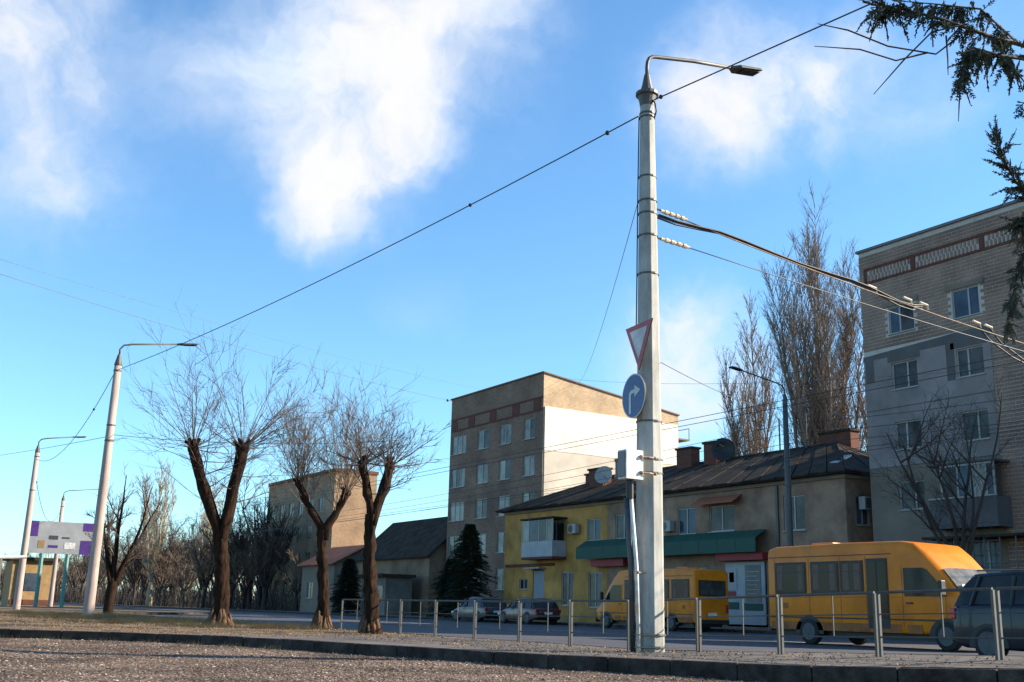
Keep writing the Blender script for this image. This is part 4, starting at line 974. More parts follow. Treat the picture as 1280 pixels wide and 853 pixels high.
    for u in (-29.55, -28.75, -28.1, -27.4, -27.04): MB().box(u-.04, u+.04, y0-1.0, y0-.94, 5.69, 6.95).build('balcony_mullion', m_wframe, bal)
    MB().box(-29.6, -27.0, y0-1.0, y0-.94, 6.96, 7.04).build('balcony_head', m_wframe, bal)
    for a, b, m in ((-29.5, -28.8, m_wglassc), (-28.7, -28.15, m_wglass), (-28.05, -27.45, m_wglassw), (-27.35, -27.09, m_wglass)): MB().box(a, b, y0-.975, y0-.965, 5.70, 6.95).build('balcony_pane', m, bal)
    MB().box(-30.25, -26.9, y0-1.05, y0-.03, 7.06, 7.14).build('balcony_roof', m_plasterd, bal)
    # ground floor canopy with bars
    MB().box(-30.4, -22.0, y0-1.4, y0-.03, 3.95, 4.05).build('canopy', m_roof, t)
    for k in range(12): MB().tube([(-30.3 + k*.7, y0-1.3, 3.95), (-30.3 + k*.7, y0-1.3, .05)], .03, 5).build('canopy_post', m_darksteel, t)
    for z in (2.2, 2.9, 3.4): MB().tube([(-30.35, y0-1.3, z), (-22.2, y0-1.3, z)], .022, 5).build('canopy_rail', m_steel, t)
right_block()

# --- middle five-storey block with lit white end wall
def mid_block():
    x0, x1, y0, y1, H = -79.87, -65.78, 43.72, 56.7, 17.87
    t = thing('apartment_block', (x0, y0, 0), 'five-storey brick block whose white end wall is in sunlight', 'building', 'apartment blocks')
    cols = [(-79.55, -77.2), (-75.35, -73.55), (-71.9, -70.2), (-68.42, -66.85)]
    rows = [(13.1, 14.65), (10.35, 11.9), (7.6, 9.15), (4.85, 6.4), (2.1, 3.65)]
    op = [(a, b, za, zb) for za, zb in rows for a, b in cols]
    mb = MB(); facade(mb, x0, x1, -.1, H, op, Py(y0)); 
    mb.quad((x0, y1, -.1), (x0, y0, -.1), (x0, y0, H), (x0, y1, 16.1)); mb.quad((x1, y1, -.1), (x0, y1, -.1), (x0, y1, 16.1), (x1, y1, 16.1))
    mb.quad((x0, y0, H), (x1, y0, H), (x1, y1, 16.1), (x0, y1, 16.1))
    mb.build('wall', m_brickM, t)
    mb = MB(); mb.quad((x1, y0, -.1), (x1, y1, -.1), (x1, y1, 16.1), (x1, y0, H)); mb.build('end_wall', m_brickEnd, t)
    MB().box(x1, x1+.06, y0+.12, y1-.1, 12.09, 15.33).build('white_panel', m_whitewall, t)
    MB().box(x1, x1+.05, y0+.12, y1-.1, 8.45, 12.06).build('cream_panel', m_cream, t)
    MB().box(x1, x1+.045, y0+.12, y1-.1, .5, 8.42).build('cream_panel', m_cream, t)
    e = .1
    MB().loft([[(x0-e, y0-e, H), (x1+e, y0-e, H), (x1+e, y1+e, 16.1), (x0-e, y1+e, 16.1)], [(x0-e, y0-e, H+.1), (x1+e, y0-e, H+.1), (x1+e, y1+e, 16.2), (x0-e, y1+e, 16.2)]]).build('roof_edge', mat('red_brown_flashing', (.14, .06, .04), .7, var=.2), t)
    for z in (16.0, 15.05): MB().box(x0+.1, x1-.05, y0-.05, y0-.002, z, z+.13).build('frieze_rail', m_redbrick, t)
    for u in (-79.2, -76.4, -73.0, -69.6, -66.6): MB().box(u-.5, u+.5, y0-.04, y0-.002, 15.2, 15.98).build('frieze_panel', m_redbrick, t)
    for i, (za, zb) in enumerate(rows):
        for k, (a, b) in enumerate(cols):
            window(t, a, b, za, zb, Py(y0), (.5,) if k else (.33, .67), [m_wglassw, m_wglassc] if (i+k) % 2 else m_wglassw)
    MB().box(-74.5, -72.0, y0+2, y0+4, H-.3, H+.75).build('roof_hatch', m_redbrick, t)
    for z in (14.2, 11.5, 8.7):
        MB().box(x1-2.5, x1-.1, y1+.01, y1+1.3, z, z+.12).build('balcony_slab', m_plasterl, t)
        MB().tube([(x1-.15, y1+1.25, z+.1), (x1-.15, y1+1.25, z+1.0)], .03, 5).build('balcony_post', m_steel, t); MB().tube([(x1-2.4, y1+1.25, z+1.0), (x1-.12, y1+1.25, z+1.0)], .03, 5).build('balcony_rail', m_steel, t)
mid_block()

# --- low two-storey house with shops
def low_house():
    x0, x1, y0, y1, H = -65.2, -34.95, 40.3, 50.0, 7.35
    xs_ = -53.4
    t = thing('low_house', (x0, y0, 0), 'long two-storey house, yellow at its left end, with dark roof and green shop awning', 'building')
    opY = [(-55.5, -54.1, 4.9, 6.25), (-55.3, -53.9, .9, 3.0), (-62.9, -61.5, 4.55, 6.0), (-60.9, -58.0, 4.9, 6.35), (-63.2, -62.2, 2.0, 2.7), (-61.55, -60.2, .1, 3.25), (-58.2, -56.9, 1.0, 3.05)]
    opB = [(-52.6, -51.0, 4.9, 6.35), (-49.6, -48.0, 4.9, 6.35), (-46.9, -45.4, 4.9, 6.35), (-44.3, -42.4, 4.95, 6.3), (-38.9, -37.5, 4.75, 6.45), (-52, -50.6, .9, 3.0), (-49.5, -47, .8, 3.1), (-46.5, -44.6, .3, 3.1), (-43.1, -40.2, .1, 3.3), (-38.9, -37.2, 1.0, 3.0)]
    mb = MB(); facade(mb, x0, xs_, -.05, H, opY, Py(y0)); mb.quad((x0, y1, -.05), (x0, y0, -.05), (x0, y0, H), (x0, y1, H)); mb.build('yellow_wall', m_yellowwall, t)
    opE = [(41.0, 41.9, 4.9, 6.3)]
    mb = MB(); facade(mb, xs_, x1, -.05, H, opB, Py(y0)); facade(mb, y0, y1, -.05, H, opE, Px(x1)); mb.quad((x1, y1, -.05), (x0, y1, -.05), (x0, y1, H), (x1, y1, H)); mb.build('beige_wall', m_beige, t)
    for i, o in enumerate(opY): 
        if i == 5: continue
        window(t, *o, Py(y0), (.5,) if o[1]-o[0] < 2 else (.33, .67), [m_wglassc, m_wglass])
    for i, o in enumerate(opB):
        if i == 8: continue
        window(t, *o, Py(y0), (.5,), [m_wglassc, m_wglassw, m_wglass, m_wglassc][i % 4])
    window(t, *opE[0], Px(x1), (.5,), m_wglass)
    # entrance door of the yellow part
    d = MB().box(-61.5, -60.25, y0+.05, y0+.1, .1, 3.2).build('door', m_door, t); MB().box(-60.42, -60.36, y0+.0, y0+.05, 1.2, 1.45).build('handle', m_darksteel, d)
    MB().box(-61.75, -60.0, y0-.6, y0-.01, 3.3, 3.38).build('door_hood', m_wframe, t)
    # cornices
    MB().box(x0, x1+.12, y0-.12, y0-.003, H-.3, H-.02).build('cornice', m_plasterl, t); MB().box(x1+.003, x1+.12, y0+.0, y1, H-.3, H-.02).build('cornice', m_plasterl, t)
    MB().box(-64.9, -59.0, y0-.1, y0-.003, 3.48, 3.66).build('string_course', m_redbrick, t)
    # hip roof of corrugated sheets, piece by piece
    e = .55; rz_ = 9.85; ry = 46.0; ra, rb = -61.0, -40.3
    def slope(A, B, C, D, n, nm):
        A, B, C, D = map(Vector, (A, B, C, D))
        for i in range(n):
            f0, f1 = i/n + .001, (i+1)/n - .001; lift = Vector((0, 0, .0 if i % 2 else .035))
            p = [A.lerp(B, f0), A.lerp(B, f1), D.lerp(C, f1), D.lerp(C, f0)]
            MB().quadbox([q + lift - Vector((0, 0, .07)) for q in p] + [q + lift for q in p]).build('roof_sheet', m_roof, roof)
    roof = MB().loft([[(x0-e+.1, y0-e+.1, H-.12), (x1+e-.1, y0-e+.1, H-.12), (x1+e-.1, y1+e-.1, H-.12), (x0-e+.1, y1+e-.1, H-.12)], [(x0-e+.1, y0-e+.1, H-.02), (x1+e-.1, y0-e+.1, H-.02), (x1+e-.1, y1+e-.1, H-.02), (x0-e+.1, y1+e-.1, H-.02)]]).build('roof', m_roof, t)
    slope((x0-e, y0-e, H), (x1+e, y0-e, H), (rb, ry, rz_), (ra, ry, rz_), 28, 's')
    slope((x1+e, y0-e, H), (x1+e, y1+e, H), (rb, ry+.02, rz_), (rb, ry-.02, rz_), 10, 'e')
    slope((x1+e, y1+e, H), (x0-e, y1+e, H), (ra, ry, rz_), (rb, ry, rz_), 10, 'n')
    slope((x0-e, y1+e, H), (x0-e, y0-e, H), (ra, ry-.02, rz_), (ra, ry+.02, rz_), 6, 'w')
    MB().tube([(ra, ry, rz_+.02), (rb, ry, rz_+.02)], .1, 6).build('ridge_cap', m_roof, roof)
    MB().quadbox([(-36.9, y0+1.2, 7.98), (-36.2, y0+1.0, 7.9), (-36.7, y0+2.6, 8.5), (-37.3, y0+2.7, 8.53), (-36.9, y0+1.2, 8.06), (-36.2, y0+1.0, 7.98), (-36.7, y0+2.6, 8.58), (-37.3, y0+2.7, 8.61)]).build('roof_patch', mat('zinc_patch', (.35, .36, .38), .4, var=.1), roof)
    def chimney(x, y, z0, z1, w):
        ch = MB().box(x-w, x+w, y-.35, y+.35, z0, z1).build('chimney', m_redbrick, t); MB().box(x-w-.08, x+w+.08, y-.43, y+.43, z1, z1+.12).build('cap', m_roof, ch)
    chimney(-52.0, 45.6, 9.3, 10.75, .7); chimney(-49.6, 45.6, 9.3, 10.85, .55); chimney(-61.0, 45.0, 8.8, 9.9, .7); chimney(-41.0, 47.0, 8.9, 10.6, 1.1); chimney(-58.6, 43.6, 8.4, 9.9, .8)
    # green awning, fascia panels
    for i in range(11):
        a = -55.4 + i*1.4; b = a + 1.385
        MB().loft([[(a, y0-.9, 3.75), (b, y0-.9, 3.75), (b, y0-.86, 3.75), (a, y0-.86, 3.75)], [(a, y0-.9, 4.45), (b, y0-.9, 4.45), (b, y0-.86, 4.45), (a, y0-.86, 4.45)], [(a, y0-.14, 4.9), (b, y0-.14, 4.9), (b, y0-.10, 4.9), (a, y0-.10, 4.9)]]).build('awning_panel', m_green, t)
    MB().box(-43.3, -39.9, y0-.55, y0-.02, 3.38, 3.74).build('red_fascia', m_redsign, t); MB().box(-54.4, -51.2, y0-.5, y0-.02, 3.3, 3.72).build('red_fascia', m_redsign, t)
    # shopfront with posters
    shop = MB().box(-43.05, -40.25, y0-.1, y0-.02, .2, 3.3).build('shopfront', m_printw, t)
    for a, b, za, zb, m in ((-42.9, -42.2, 1.9, 3.0, m_printw), (-42.85, -42.3, 1.5, 1.85, m_redsign), (-41.6, -40.5, 1.3, 3.15, m_wglass), (-42.9, -42.1, .95, 1.3, m_green), (-41.7, -40.4, .9, 1.25, m_green), (-42.75, -42.4, 2.3, 2.8, m_wglassc)):
        MB().box(a, b, y0-.125, y0-.102, za, zb).build('poster', m, shop)
    for k in range(6): MB().box(-41.5, -40.75 + .15*(k % 2), y0-.14, y0-.127, 1.7 + k*.22, 1.73 + k*.22).build('print_line', m_printw, shop)
    # white enclosed balcony on the yellow part
    b = MB().box(-61.3, -57.7, y0-1.1, y0-.02, 3.85, 4.0).build('balcony', m_redbrick, t)
    MB().box(-61.3, -57.7, y0-1.1, y0-1.04, 4.01, 5.0).build('balcony_front', m_printw, b); MB().box(-57.76, -57.7, y0-1.03, y0-.02, 4.01, 5.0).build('balcony_side', m_printw, b)
    for a, c_, m in ((-61.25, -60.5, m_wglassw), (-60.42, -59.3, m_wglass), (-59.22, -58.4, m_wglassc), (-58.32, -57.75, m_wglassw)):
        MB().box(a, c_, y0-1.08, y0-1.05, 5.02, 6.35).build('balcony_pane', m, b)
    for a in (-61.28, -60.46, -59.26, -58.36, -57.72): MB().box(a-.035, a+.035, y0-1.1, y0-1.03, 5.01, 6.37).build('balcony_mullion', m_wframe, b)
    MB().box(-61.4, -57.6, y0-1.2, y0-.02, 6.4, 6.5).build('balcony_roof', m_roof, b)
    # window hoods
    MB().loft([[(-45.0, y0-.7, 6.35), (-41.8, y0-.7, 6.35), (-41.8, y0-.02, 6.75), (-45.0, y0-.02, 6.75)], [(-45.0, y0-.7, 6.41), (-41.8, y0-.7, 6.41), (-41.8, y0-.02, 6.81), (-45.0, y0-.02, 6.81)]]).build('hood', m_redroof, t)
    for (x, y, z) in ((-56.6, y0-.42, 5.4), (-47.5, y0-.42, 5.1)):
        a = MB().box(x-.42, x+.42, y, y+.35, z, z+.6).build('air_conditioner', m_wframe, t, bevel=.02); MB().tube([(x-.1, y-.012, z+.3), (x-.1, y-.002, z+.3)], .24, 14).build('grille', m_darksteel, a)
    a = MB().box(x1+.15, x1+.5, 41.0, 41.85, 5.6, 6.2).build('air_conditioner', m_wframe, t, bevel=.02); MB().box(x1+.502, x1+.51, 41.08, 41.6, 5.66, 6.14).build('grille', m_steel, a)
    MB().box(-39.35, -39.2, y0-.1, y0-.01, .1, 7.0).build('downpipe', m_steel, t)
low_house()
def dish(loc, r, d, label, m):
    t = thing('satellite_dish', loc, label, 'satellite dish', 'satellite dishes'); L = Vector(loc); d = Vector(d).normalized(); u = d.orthogonal().normalized(); w = d.cross(u)
    secs = []
    for f in (.02, .35, .7, 1.0): secs.append([L + Vector((0, 0, .6)) + d*(r*.35*f*f) + (u*math.cos(2*math.pi*k/18) + w*math.sin(2*math.pi*k/18))*r*f for k in range(18)])
    secs += [[p - d*.03 for p in s_] for s_ in reversed(secs)]
    MB().loft(secs).build('reflector', m, t, smooth=True)
    MB().tube([L - Vector((0, 0, .6)), L + Vector((0, 0, .6))], .04, 6).build('mast', m_steel, t); MB().tube([L + Vector((0, 0, .6)) - d*0 + w*r*.9, L + Vector((0, 0, .6)) + d*r*1.1], .02, 5).build('feed_arm', m_steel, t)
dish((-48.0, 44.9, 9.6), .72, (.8, -.75, .15), 'large dark satellite dish on the low house roof', m_black)
dish((-57.3, 43.0, 8.75), .62, (.5, -.85, .3), 'pale round satellite dish on the yellow end of the low house roof', m_wframe)
for i, (x, y, z) in enumerate(((-44.5, 46.0, 9.8), (-42.3, 45.8, 9.8))):
    tag(MB().tube([(x, y, z), (x, y, z+2.0)], .05, 6).build('vent_pipe', m_steel, origin=(x, y, z)), ['thin vent pipe on the low house roof, left of two', 'thin vent pipe on the low house roof, right of two'][i], 'pipe', 'vent pipes')

# --- houses farther left
def gable_house(name, x0, x1, y0, y1, H, ridge, label, mw, mr, wins, origin_z=0):
    t = thing(name, (x0, y0, 0), label, 'building', 'houses along the far side')
    op = wins; mb = MB(); facade(mb, x0, x1, -.05, H, op, Py(y0)); boxwall(mb, x0, x1, y0, y1, -.05, H, 'S')
    ym = (y0+y1)/2
    mb.f.append((len(mb.v), len(mb.v)+1, len(mb.v)+2)); mb.v += [(x1, y0, H), (x1, y1, H), (x1, ym, ridge-.1)]
    mb.f.append((len(mb.v), len(mb.v)+1, len(mb.v)+2)); mb.v += [(x0, y1, H), (x0, y0, H), (x0, ym, ridge-.1)]
    mb.build('wall', mw, t)
    e = .45
    for s_, ya in ((0, y0-e), (1, y1+e)):
        g = MB(); p = [(x0-e, ya, H-.12), (x1+e, ya, H-.12), (x1+e, ym, ridge), (x0-e, ym, ridge)]
        if s_: p = [p[1], p[0], p[3], p[2]]
        g.quadbox([(q[0], q[1], q[2]-.1) for q in p] + p); g.build('roof_slope', mr, t)
    for o in op: window(t, *o, Py(y0), (.5,), m_wglassc)
    return t
gable_house('house', -95.0, -80.6, 42.6, 50.0, 4.9, 8.5, 'small house with large dark gable roof left of the brick block', mat('brown_plaster', (0.22, 0.14, 0.085), 0.9, var=0.25, scale=0.7, patch=(0.5, 0.6)), m_roof, [(-93, -91.5, 1.4, 2.9), (-89.5, -88, 1.4, 2.9), (-85.5, -84, 1.4, 2.9)])
gable_house('house', -104.5, -96.5, 41.0, 47.5, 4.6, 6.4, 'house with rust-red roof behind the middle pollarded tree', m_plasterl, m_redroof, [(-103, -101.5, 1.3, 2.8), (-99.5, -98, 1.3, 2.8)])
m_kiosk = mat('kiosk_grey', (0.17, 0.15, 0.125), 0.8, var=0.15, scale=1, patch=(0.6, 0.7))
t = thing('shop_kiosk', (-84, 39.6, 0), 'pale flat-roofed kiosk in front of the dark-roofed house', 'building')
MB().box(-86.2, -81.6, 39.2, 41.6, 0, 3.0).build('wall', m_kiosk, t); MB().box(-86.5, -81.3, 38.7, 41.8, 3.0, 3.25).build('roof', m_roof, t); MB().box(-85.9, -84.4, 39.17, 39.198, .1, 2.3).build('shutter', m_darksteel, t); MB().box(-83.9, -82.0, 39.17, 39.198, 1.0, 2.3).build('window', m_wglass, t)
def tan_block():
    x0, x1, y0, y1, H = -126.0, -106.0, 44.5, 49.3, 14.3
    t = thing('apartment_block', (x0, y0, 0), 'distant tan brick block behind the pollarded trees', 'building', 'apartment blocks')
    op = [(x0 + 1.3 + k*2.9, x0 + 2.8 + k*2.9, 1.9 + r_*2.8, 3.4 + r_*2.8) for r_ in range(4) for k in range(6)]
    mb = MB(); facade(mb, x0, x1, -.05, H, op, Py(y0)); boxwall(mb, x0, x1, y0, y1, -.05, H, 'S'); mb.build('wall', m_tanwall, t)
    MB().box(x0-.1, x1+.1, y0-.1, y1+.1, H+.003, H+.35).build('roof_edge', m_redbrick, t)
    for o in op: window(t, *o, Py(y0), (.5,), m_wglassc, sill=False)
tan_block()

# --- billboard, kiosk and barrier at far left
t = thing('billboard', (-93.7, 16, 0), 'wide purple and white billboard on teal legs at the far left', 'billboard')
P0, P1 = Vector((-93.9, 13.9, 0)), Vector((-93.3, 18.6, 0))
def bb(f0, f1, z0, z1, d, nm, m, par):
    a = P0.lerp(P1, f0); b = P0.lerp(P1, f1); nv = Vector((.99, -.12, 0))
    MB().quadbox([a + nv*d + Vector((0, 0, z0)), b + nv*d + Vector((0, 0, z0)), b - nv*.1 + Vector((0, 0, z0)), a - nv*.1 + Vector((0, 0, z0)), a + nv*d + Vector((0, 0, z1)), b + nv*d + Vector((0, 0, z1)), b - nv*.1 + Vector((0, 0, z1)), a - nv*.1 + Vector((0, 0, z1))]).build(nm, m, par)
bb(0, 1, 4.1, 6.6, .1, 'panel', m_printw, t)
for f0, f1, z0, z1, m in ((0, .12, 5.4, 6.6, m_purple), (.82, 1, 5.95, 6.6, m_purple), (.80, 1, 4.1, 5.2, m_purple), (.3, .44, 5.2, 5.5, m_darksteel), (.3, .45, 4.55, 4.75, m_purple), (.5, .62, 5.3, 5.42, m_darksteel), (.14, .24, 4.5, 5.1, m_ochre), (.55, .72, 4.5, 5.0, m_white)): bb(f0, f1, z0, z1, .115, 'print_patch', m, t)
for f in (.22, .62):
    q = P0.lerp(P1, f); MB().tube([q, q + Vector((0, 0, 4.1))], .16, 8).build('leg', m_teal, t)
t = thing('ochre_kiosk', (-99, 15, 0), 'small ochre-walled kiosk under the billboard', 'building')
MB().box(-101, -97.2, 13.4, 16.6, 0, 3.6).build('wall', m_ochre, t); MB().box(-101.3, -96.9, 13.1, 16.9, 3.6, 3.85).build('roof', m_roof, t); MB().box(-97.19, -97.16, 14.0, 15.6, 1.2, 2.6).build('window', m_wglass, t); MB().box(-97.19, -97.15, 13.5, 16.5, .1, .5).build('plinth', m_redbrick, t)
t = thing('height_barrier', (-44.6, 4, 0), 'white horizontal bar of a height barrier at the left edge', 'barrier')
MB().tube([(-44.6, 6.6, 2.1), (-44.8, .5, 1.75)], .06, 8).build('bar', m_white, t)
for y, zt in ((5.7, 2.0), (1.2, 1.8)): MB().tube([(-44.66, y, -.05), (-44.66, y, zt)], .09, 8).build('post', m_steel, t)

# ------------------------------------------------------------------ vehicles
def wheel(par, x, y, r, w, side):
    t = MB(); secs = []
    for dy, rr in ((0, r*.72), (.02, r*.95), (.05, r), (w-.05, r), (w-.02, r*.95), (w, r*.72)):
        secs.append([(x + rr*math.cos(2*math.pi*k/24), y + side*dy, .0 + r + rr*math.sin(2*math.pi*k/24)) for k in range(24)])
    tyre = t.loft(secs).build('wheel', m_rubber, par, smooth=False)
    g = MB(); yo = y + side*(w + .004)
    g.loft([[(x + q*math.cos(2*math.pi*k/20), yy, r + q*math.sin(2*math.pi*k/20)) for k in range(20)] for q, yy in ((r*.66, yo - side*.01), (r*.64, yo + side*.006), (r*.5, yo - side*.0), (r*.2, yo + side*.012), (r*.05, yo + side*.016))]); g.build('rim', m_chrome, tyre)
m_skirt = mat('dusty_orange', (0.30, 0.095, 0.015), 0.7, var=0.3, scale=3, patch=(2.0, .6))
def minibus(loc, rz, label, L=7.15):
    t = thing('minibus', (0, 0, 0), label, 'minibus', 'yellow minibuses')
    W = 1.04
    st = [(0, .97, .46, 2.58, .18), (.06, 1.02, .40, 2.70, .16), (.3, W, .38, 2.75, .14), (L*.4, W, .38, 2.78, .14), (L-2.35, W, .38, 2.76, .14), (L-1.95, W, .38, 2.70, .16), (L-1.6, 1.03, .38, 2.44, .2), (L-1.22, 1.01, .38, 2.06, .2), (L-.58, .98, .38, 1.26, .16), (L-.2, .93, .38, 1.06, .16), (L-.06, .86, .42, .92, .14), (L, .78, .46, .80, .1)]
    body = MB().loft([[(x, y, z) for y, z in rrect(hw, z0, z1, r, 4)] for x, hw, z0, z1, r in st]).build('body', m_yellow, t, smooth=False)
    body.data.polygons.foreach_set('use_smooth', [True]*len(body.data.polygons))
    em = body.modifiers.new('es', 'EDGE_SPLIT'); em.split_angle = R(32)
    for sd in (-1, 1):
        y = sd*(W+.002)
        def pan(x0, x1, z0, z1, nm, m, par=t, th=.012, off=0.0):
            ya, yb = sorted((y + sd*off, y + sd*(off+th))); return MB().box(x0, x1, ya, yb, z0, z1).build(nm, m, par)
        edges = [(.35, 1.55), (1.72, 2.75), (2.80, 3.6)]
        if sd == 1: edges.append((3.7, L-2.5))
        for (a, b) in edges:
            f = pan(a, b, 1.38, 2.28, 'side_window', m_black); pan(a+.05, b-.05, 1.43, 2.23, 'pane', m_busglass, f, .006, .013)
            pan(a+.05, b-.05, 1.98, 2.0, 'pane_bar', m_black, f, .004, .02)
            for kx in (a+.1, b-.32): pan(kx, kx+.2, 1.5, 2.2, 'curtain', m_curtain, f, .003, .0195)
        if sd == -1:
            dr = pan(L-3.45, L-2.75, .5, 2.32, 'passenger_door', m_black); 
            for q in (0, .34): pan(L-3.42+q, L-3.42+q+.30, .75 if q else .75, 2.25, 'pane', m_busglass, dr, .006, .013)
        cw = MB(); x0 = L-2.25
        poly = [(x0, 1.33), (x0 + 1.25, 1.33), (x0 + 1.15, 1.52), (x0 + .72, 2.0), (x0 + .6, 2.05), (x0, 2.05)]
        cabw = cw.prism([(px_, y, pz_) for px_, pz_ in poly], (0, sd*.012, 0)).build('cab_window', m_autoglass, t)
        pan(L-2.32, L-2.31, .55, 2.1, 'door_seam', m_black, th=.003); pan(L-1.02, L-1.01, .55, 1.3, 'door_seam', m_black, th=.003)
        pan(L-2.2, L-2.0, 1.14, 1.18, 'door_handle', m_black, th=.03)
        pan(.15, L-2.4, .40, .62, 'side_skirt', m_skirt, th=.006); pan(L-2.2, L-1.75, .40, .62, 'side_skirt', m_skirt, th=.006)
        for sx in (.32, 1.64, 2.78, 3.66): pan(sx, sx+.008, .64, 2.4, 'panel_seam', m_black, th=.003)
        pan(.15, L-2.36, 1.30, 1.306, 'panel_seam', m_black, th=.003); pan(.62, .82, .98, 1.14, 'filler_cap', m_skirt, th=.006)
        pan(.1, L-.5, .72, .76, 'side_strip', m_black, th=.008); pan(.1, L-2.6, 2.42, 2.44, 'drip_rail', m_black, th=.008)
        for x in (1.6, L-1.05):
            g = MB(); g.prism([(x + .52*math.cos(math.pi*k/14), y, .30 + .50*math.sin(math.pi*k/14)) for k in range(15)], (0, sd*.006, 0)); g.build('wheel_arch', m_black, t)
            wheel(t, x, sd*(W-.2), .36, .24, sd)
        mr = MB().box(L-1.0, L-.9, sd*1.16 if sd > 0 else -1.34, sd*1.34 if sd > 0 else -1.16, 1.35, 1.72).build('mirror', m_black, t, bevel=.02); MB().tube([(L-1.05, sd*.98, 1.4), (L-.95, sd*1.2, 1.45)], .02, 5).build('mirror_arm', m_black, mr)
        MB().box(L-.2, L-.035, min(sd*.5, sd*.86), max(sd*.5, sd*.86), .72, .92).build('headlight', m_lamp_w, t, bevel=.03)
        MB().box(L-.35, L-.12, min(sd*.88, sd*.945), max(sd*.88, sd*.945), .76, .9).build('indicator', m_lamp_o, t, bevel=.02)
        MB().box(-.025, .05, min(sd*.78, sd*.94), max(sd*.78, sd*.94), .85, 1.2).build('tail_light', m_lamp_r, t, bevel=.01)
    # windshield following the sloped front
    A = (L-1.19, 2.01); B = (L-.61, 1.31); nx_, nz_ = (.70/.909*.0 + .77, .64)
    def wp(f, y): x = A[0] + (B[0]-A[0])*f; z = A[1] + (B[1]-A[1])*f; bow = .06*(1-(y/.9)**2); return (x + .02 + bow*.6, y, z + .02 + bow*.45)
    g = MB()
    ys = [-.86 + 1.72*i/8 for i in range(9)]
    for i in range(8): g.quad(wp(1, ys[i]), wp(1, ys[i+1]), wp(0, ys[i+1]), wp(0, ys[i]))
    ws = g.build('windshield', m_wind, t, smooth=True)
    for y in (-.3, .35): MB().tube([Vector(wp(.99, y)) + Vector((.02, 0, .02)), Vector(wp(.35, y+.35)) + Vector((.02, 0, .02))], .012, 4).build('wiper', m_black, ws)
    q_ = Vector(wp(.82, -.45)); MB().quadbox([q_ + Vector((-.02, -.3, -.02)), q_ + Vector((.02, -.3, -.02)), q_ + Vector((.02, .3, -.02)), q_ + Vector((-.02, .3, -.02)), q_ + Vector((-.10, -.3, .16)), q_ + Vector((-.06, -.3, .16)), q_ + Vector((-.06, .3, .16)), q_ + Vector((-.10, .3, .16))]).build('route_board', m_white, ws)
    MB().box(L-.03, L+.05, -.9, .9, .3, .52).build('bumper', m_black, t, bevel=.03)
    MB().box(L-.05, L+.015, -.46, .46, .62, .86).build('grille', m_black, t, bevel=.02)
    rw = MB().box(-.02, .03, -.8, .8, 1.55, 2.25).build('rear_window', m_black, t); MB().box(-.03, -.021, -.74, .74, 1.6, 2.2).build('pane', m_wglassc, rw)
    MB().box(-.06, .05, -.95, .95, .34, .54).build('rear_bumper', m_black, t, bevel=.02); MB().box(-.012, .02, -.26, .26, .7, .84).build('number_plate', m_white, t)
    MB().box(.3, L-.5, -.85, .85, .22, .37).build('chassis', m_black, t)
    MB().box(1.2, 2.0, -.4, .4, 2.785, 2.86).build('roof_hatch', m_yellow, t, bevel=.03)
    t.location = loc; t.rotation_euler.z = rz; return t
minibus((-23.95, 25.06, -.12), 0, 'yellow minibus heading right, sunlit sloping front, nearest the camera')
minibus((-37.35, 34.05, -.12), math.pi, 'yellow minibus heading left, partly hidden behind the foreground pole', 7.5)

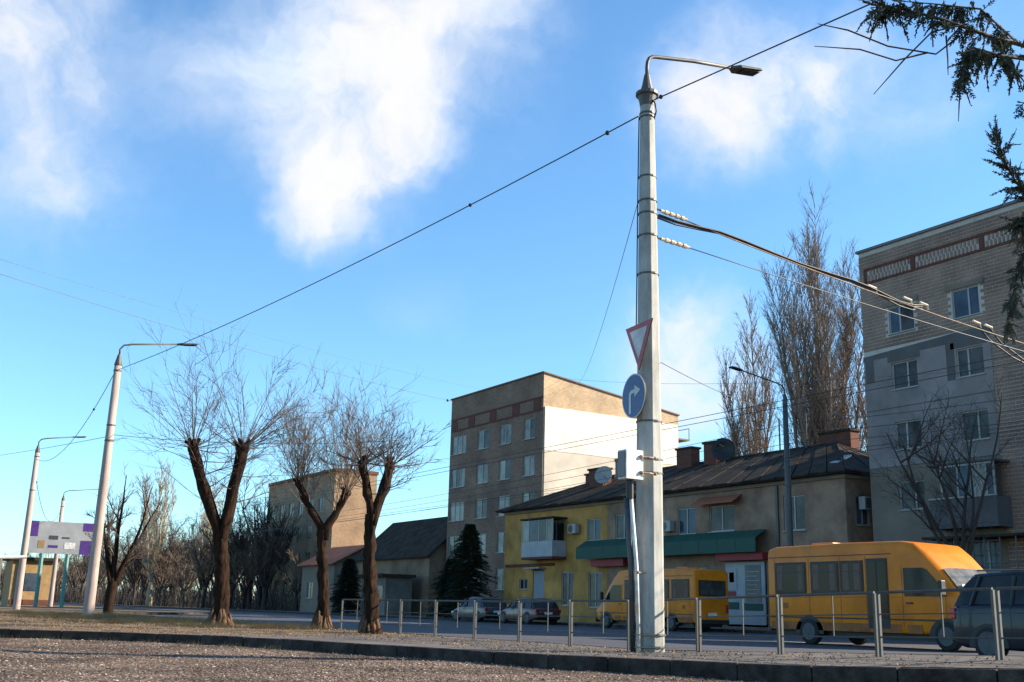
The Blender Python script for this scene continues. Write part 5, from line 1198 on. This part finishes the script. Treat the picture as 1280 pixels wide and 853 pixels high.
def car(name, loc, rz, label, cat, mbody, L, H, kind='suv'):
    t = thing(name, (0, 0, 0), label, cat, 'cars')
    W = .92; belt = H*.64
    nose = belt*.78 if kind != 'suv' else belt*.9
    st = [(0, .74, .42, belt*.86, .1), (.05, .82, .3, belt*.95, .12), (.35, W, .24, belt, .12), (L*.35, W, .22, belt, .1), (L*.66, W, .22, belt*.98, .1), (L*.74, W, .22, belt*.94, .12), (L-.45, .88, .24, nose, .14), (L-.1, .78, .3, nose*.86, .12), (L, .66, .36, nose*.7, .1)]
    body = MB().loft([[(x, y, z) for y, z in rrect(hw, z0, z1, r, 4)] for x, hw, z0, z1, r in st]).build('body', mbody, t, smooth=True)
    body.modifiers.new('es', 'EDGE_SPLIT').split_angle = R(35)
    r0 = .12 if kind == 'suv' else .2
    gx = [(r0, belt-.03, .0), (r0+.30, H-.07, .0), (L*.5, H-.01, 0), (L*.56, H-.06, 0), (L*.74, belt-.05, 0)]
    # greenhouse: glass shell
    secs = []
    for x, zt, hw in ((r0, belt-.02, .84), (r0+.2, belt + (H-belt)*.55, .80), (r0+.38, H-.10, .74), (L*.3, H-.045, .74), (L*.46, H-.06, .74), (L*.56, H-.16, .74), (L*.75, belt-.03, .82)):
        secs.append([(x, -.86, belt-.06), (x, -hw, max(belt-.05, zt)), (x, hw, max(belt-.05, zt)), (x, .86, belt-.06)])
    MB().loft(secs).build('glasshouse', m_autoglass, t)
    secs = []
    for x, zt, hw in ((r0+.30, H-.09, .72), (r0+.42, H-.045, .76), (L*.3, H, .77), (L*.46, H-.015, .77), (L*.565, H-.11, .74)):
        secs.append([(x, -hw, zt-.06), (x, -hw*.93, zt), (x, hw*.93, zt), (x, hw, zt-.06)])
    MB().loft(secs).build('roof', mbody, t, smooth=False, bevel=.015)
    for sd in (-1, 1):
        for xa, xb in ((L*.30, L*.31), (L*.52, L*.52), (L*.11, L*.15), (L*.735, L*.585)):
            MB().tube([(xa, sd*.875, belt-.04), (xb, sd*.765, H-.09)], .035, 5).build('pillar', mbody if xa > L*.6 or xa < L*.2 else m_black, t)
        for x in (L*.19, L*.80):
            g = MB(); g.prism([(x + .42*math.cos(math.pi*k/14), sd*(W+.001), .26 + .44*math.sin(math.pi*k/14)) for k in range(15)], (0, sd*.006, 0)); g.build('wheel_arch', m_black, t)
            wheel(t, x, sd*(W-.19), .34, .21, sd)
        MB().box(.0, .12, min(sd*.62, sd*.86), max(sd*.62, sd*.86), belt*.72, belt*.92).build('tail_light', m_lamp_r, t, bevel=.02)
        MB().box(L-.28, L-.06, min(sd*.5, sd*.83), max(sd*.5, sd*.83), nose*.68, nose*.84).build('headlight', m_lamp_w, t, bevel=.03)
        MB().box(L*.6, L*.64, min(sd*.93, sd*1.08), max(sd*.93, sd*1.08), belt, belt+.16).build('mirror', mbody, t, bevel=.03)
        for x in (L*.33, L*.545): MB().box(x, x+.18, min(sd*(W+.001), sd*(W+.025)), max(sd*(W+.001), sd*(W+.025)), belt*.84, belt*.87).build('door_handle', m_chrome, t)
        for x in (L*.30, L*.52, L*.70): MB().box(x, x+.008, min(sd*(W), sd*(W+.003)), max(sd*(W), sd*(W+.003)), .34, belt-.04).build('door_seam', m_black, t)
        MB().tube([(r0+.4, sd*.62, H+.03), (L*.5, sd*.62, H+.02)], .016, 5).build('roof_rail', m_chrome, t)
    MB().box(-.04, .08, -.8, .8, .34, .52).build('rear_bumper', m_black, t, bevel=.03); MB().box(L-.06, L+.03, -.75, .75, .3, .46).build('front_bumper', m_black, t, bevel=.03)
    MB().box(-.01, .02, -.26, .26, belt*.62, belt*.62+.12).build('number_plate', m_white, t)
    t.location = loc; t.rotation_euler.z = rz; return t
car('parked_suv', (-14.1, 19.95, -.12), 0, 'dark navy sport utility car cut by the right edge', 'car', m_navy, 4.55, 1.68, 'suv')
car('parked_car', (-51.2, 34.6, -.12), math.pi, 'dark maroon car in front of the yellow house', 'car', m_maroon, 4.1, 1.42, 'hatch')
car('parked_car', (-56.8, 34.7, -.12), math.pi, 'graphite car left of the maroon one', 'car', m_grey_car, 4.2, 1.45, 'hatch')
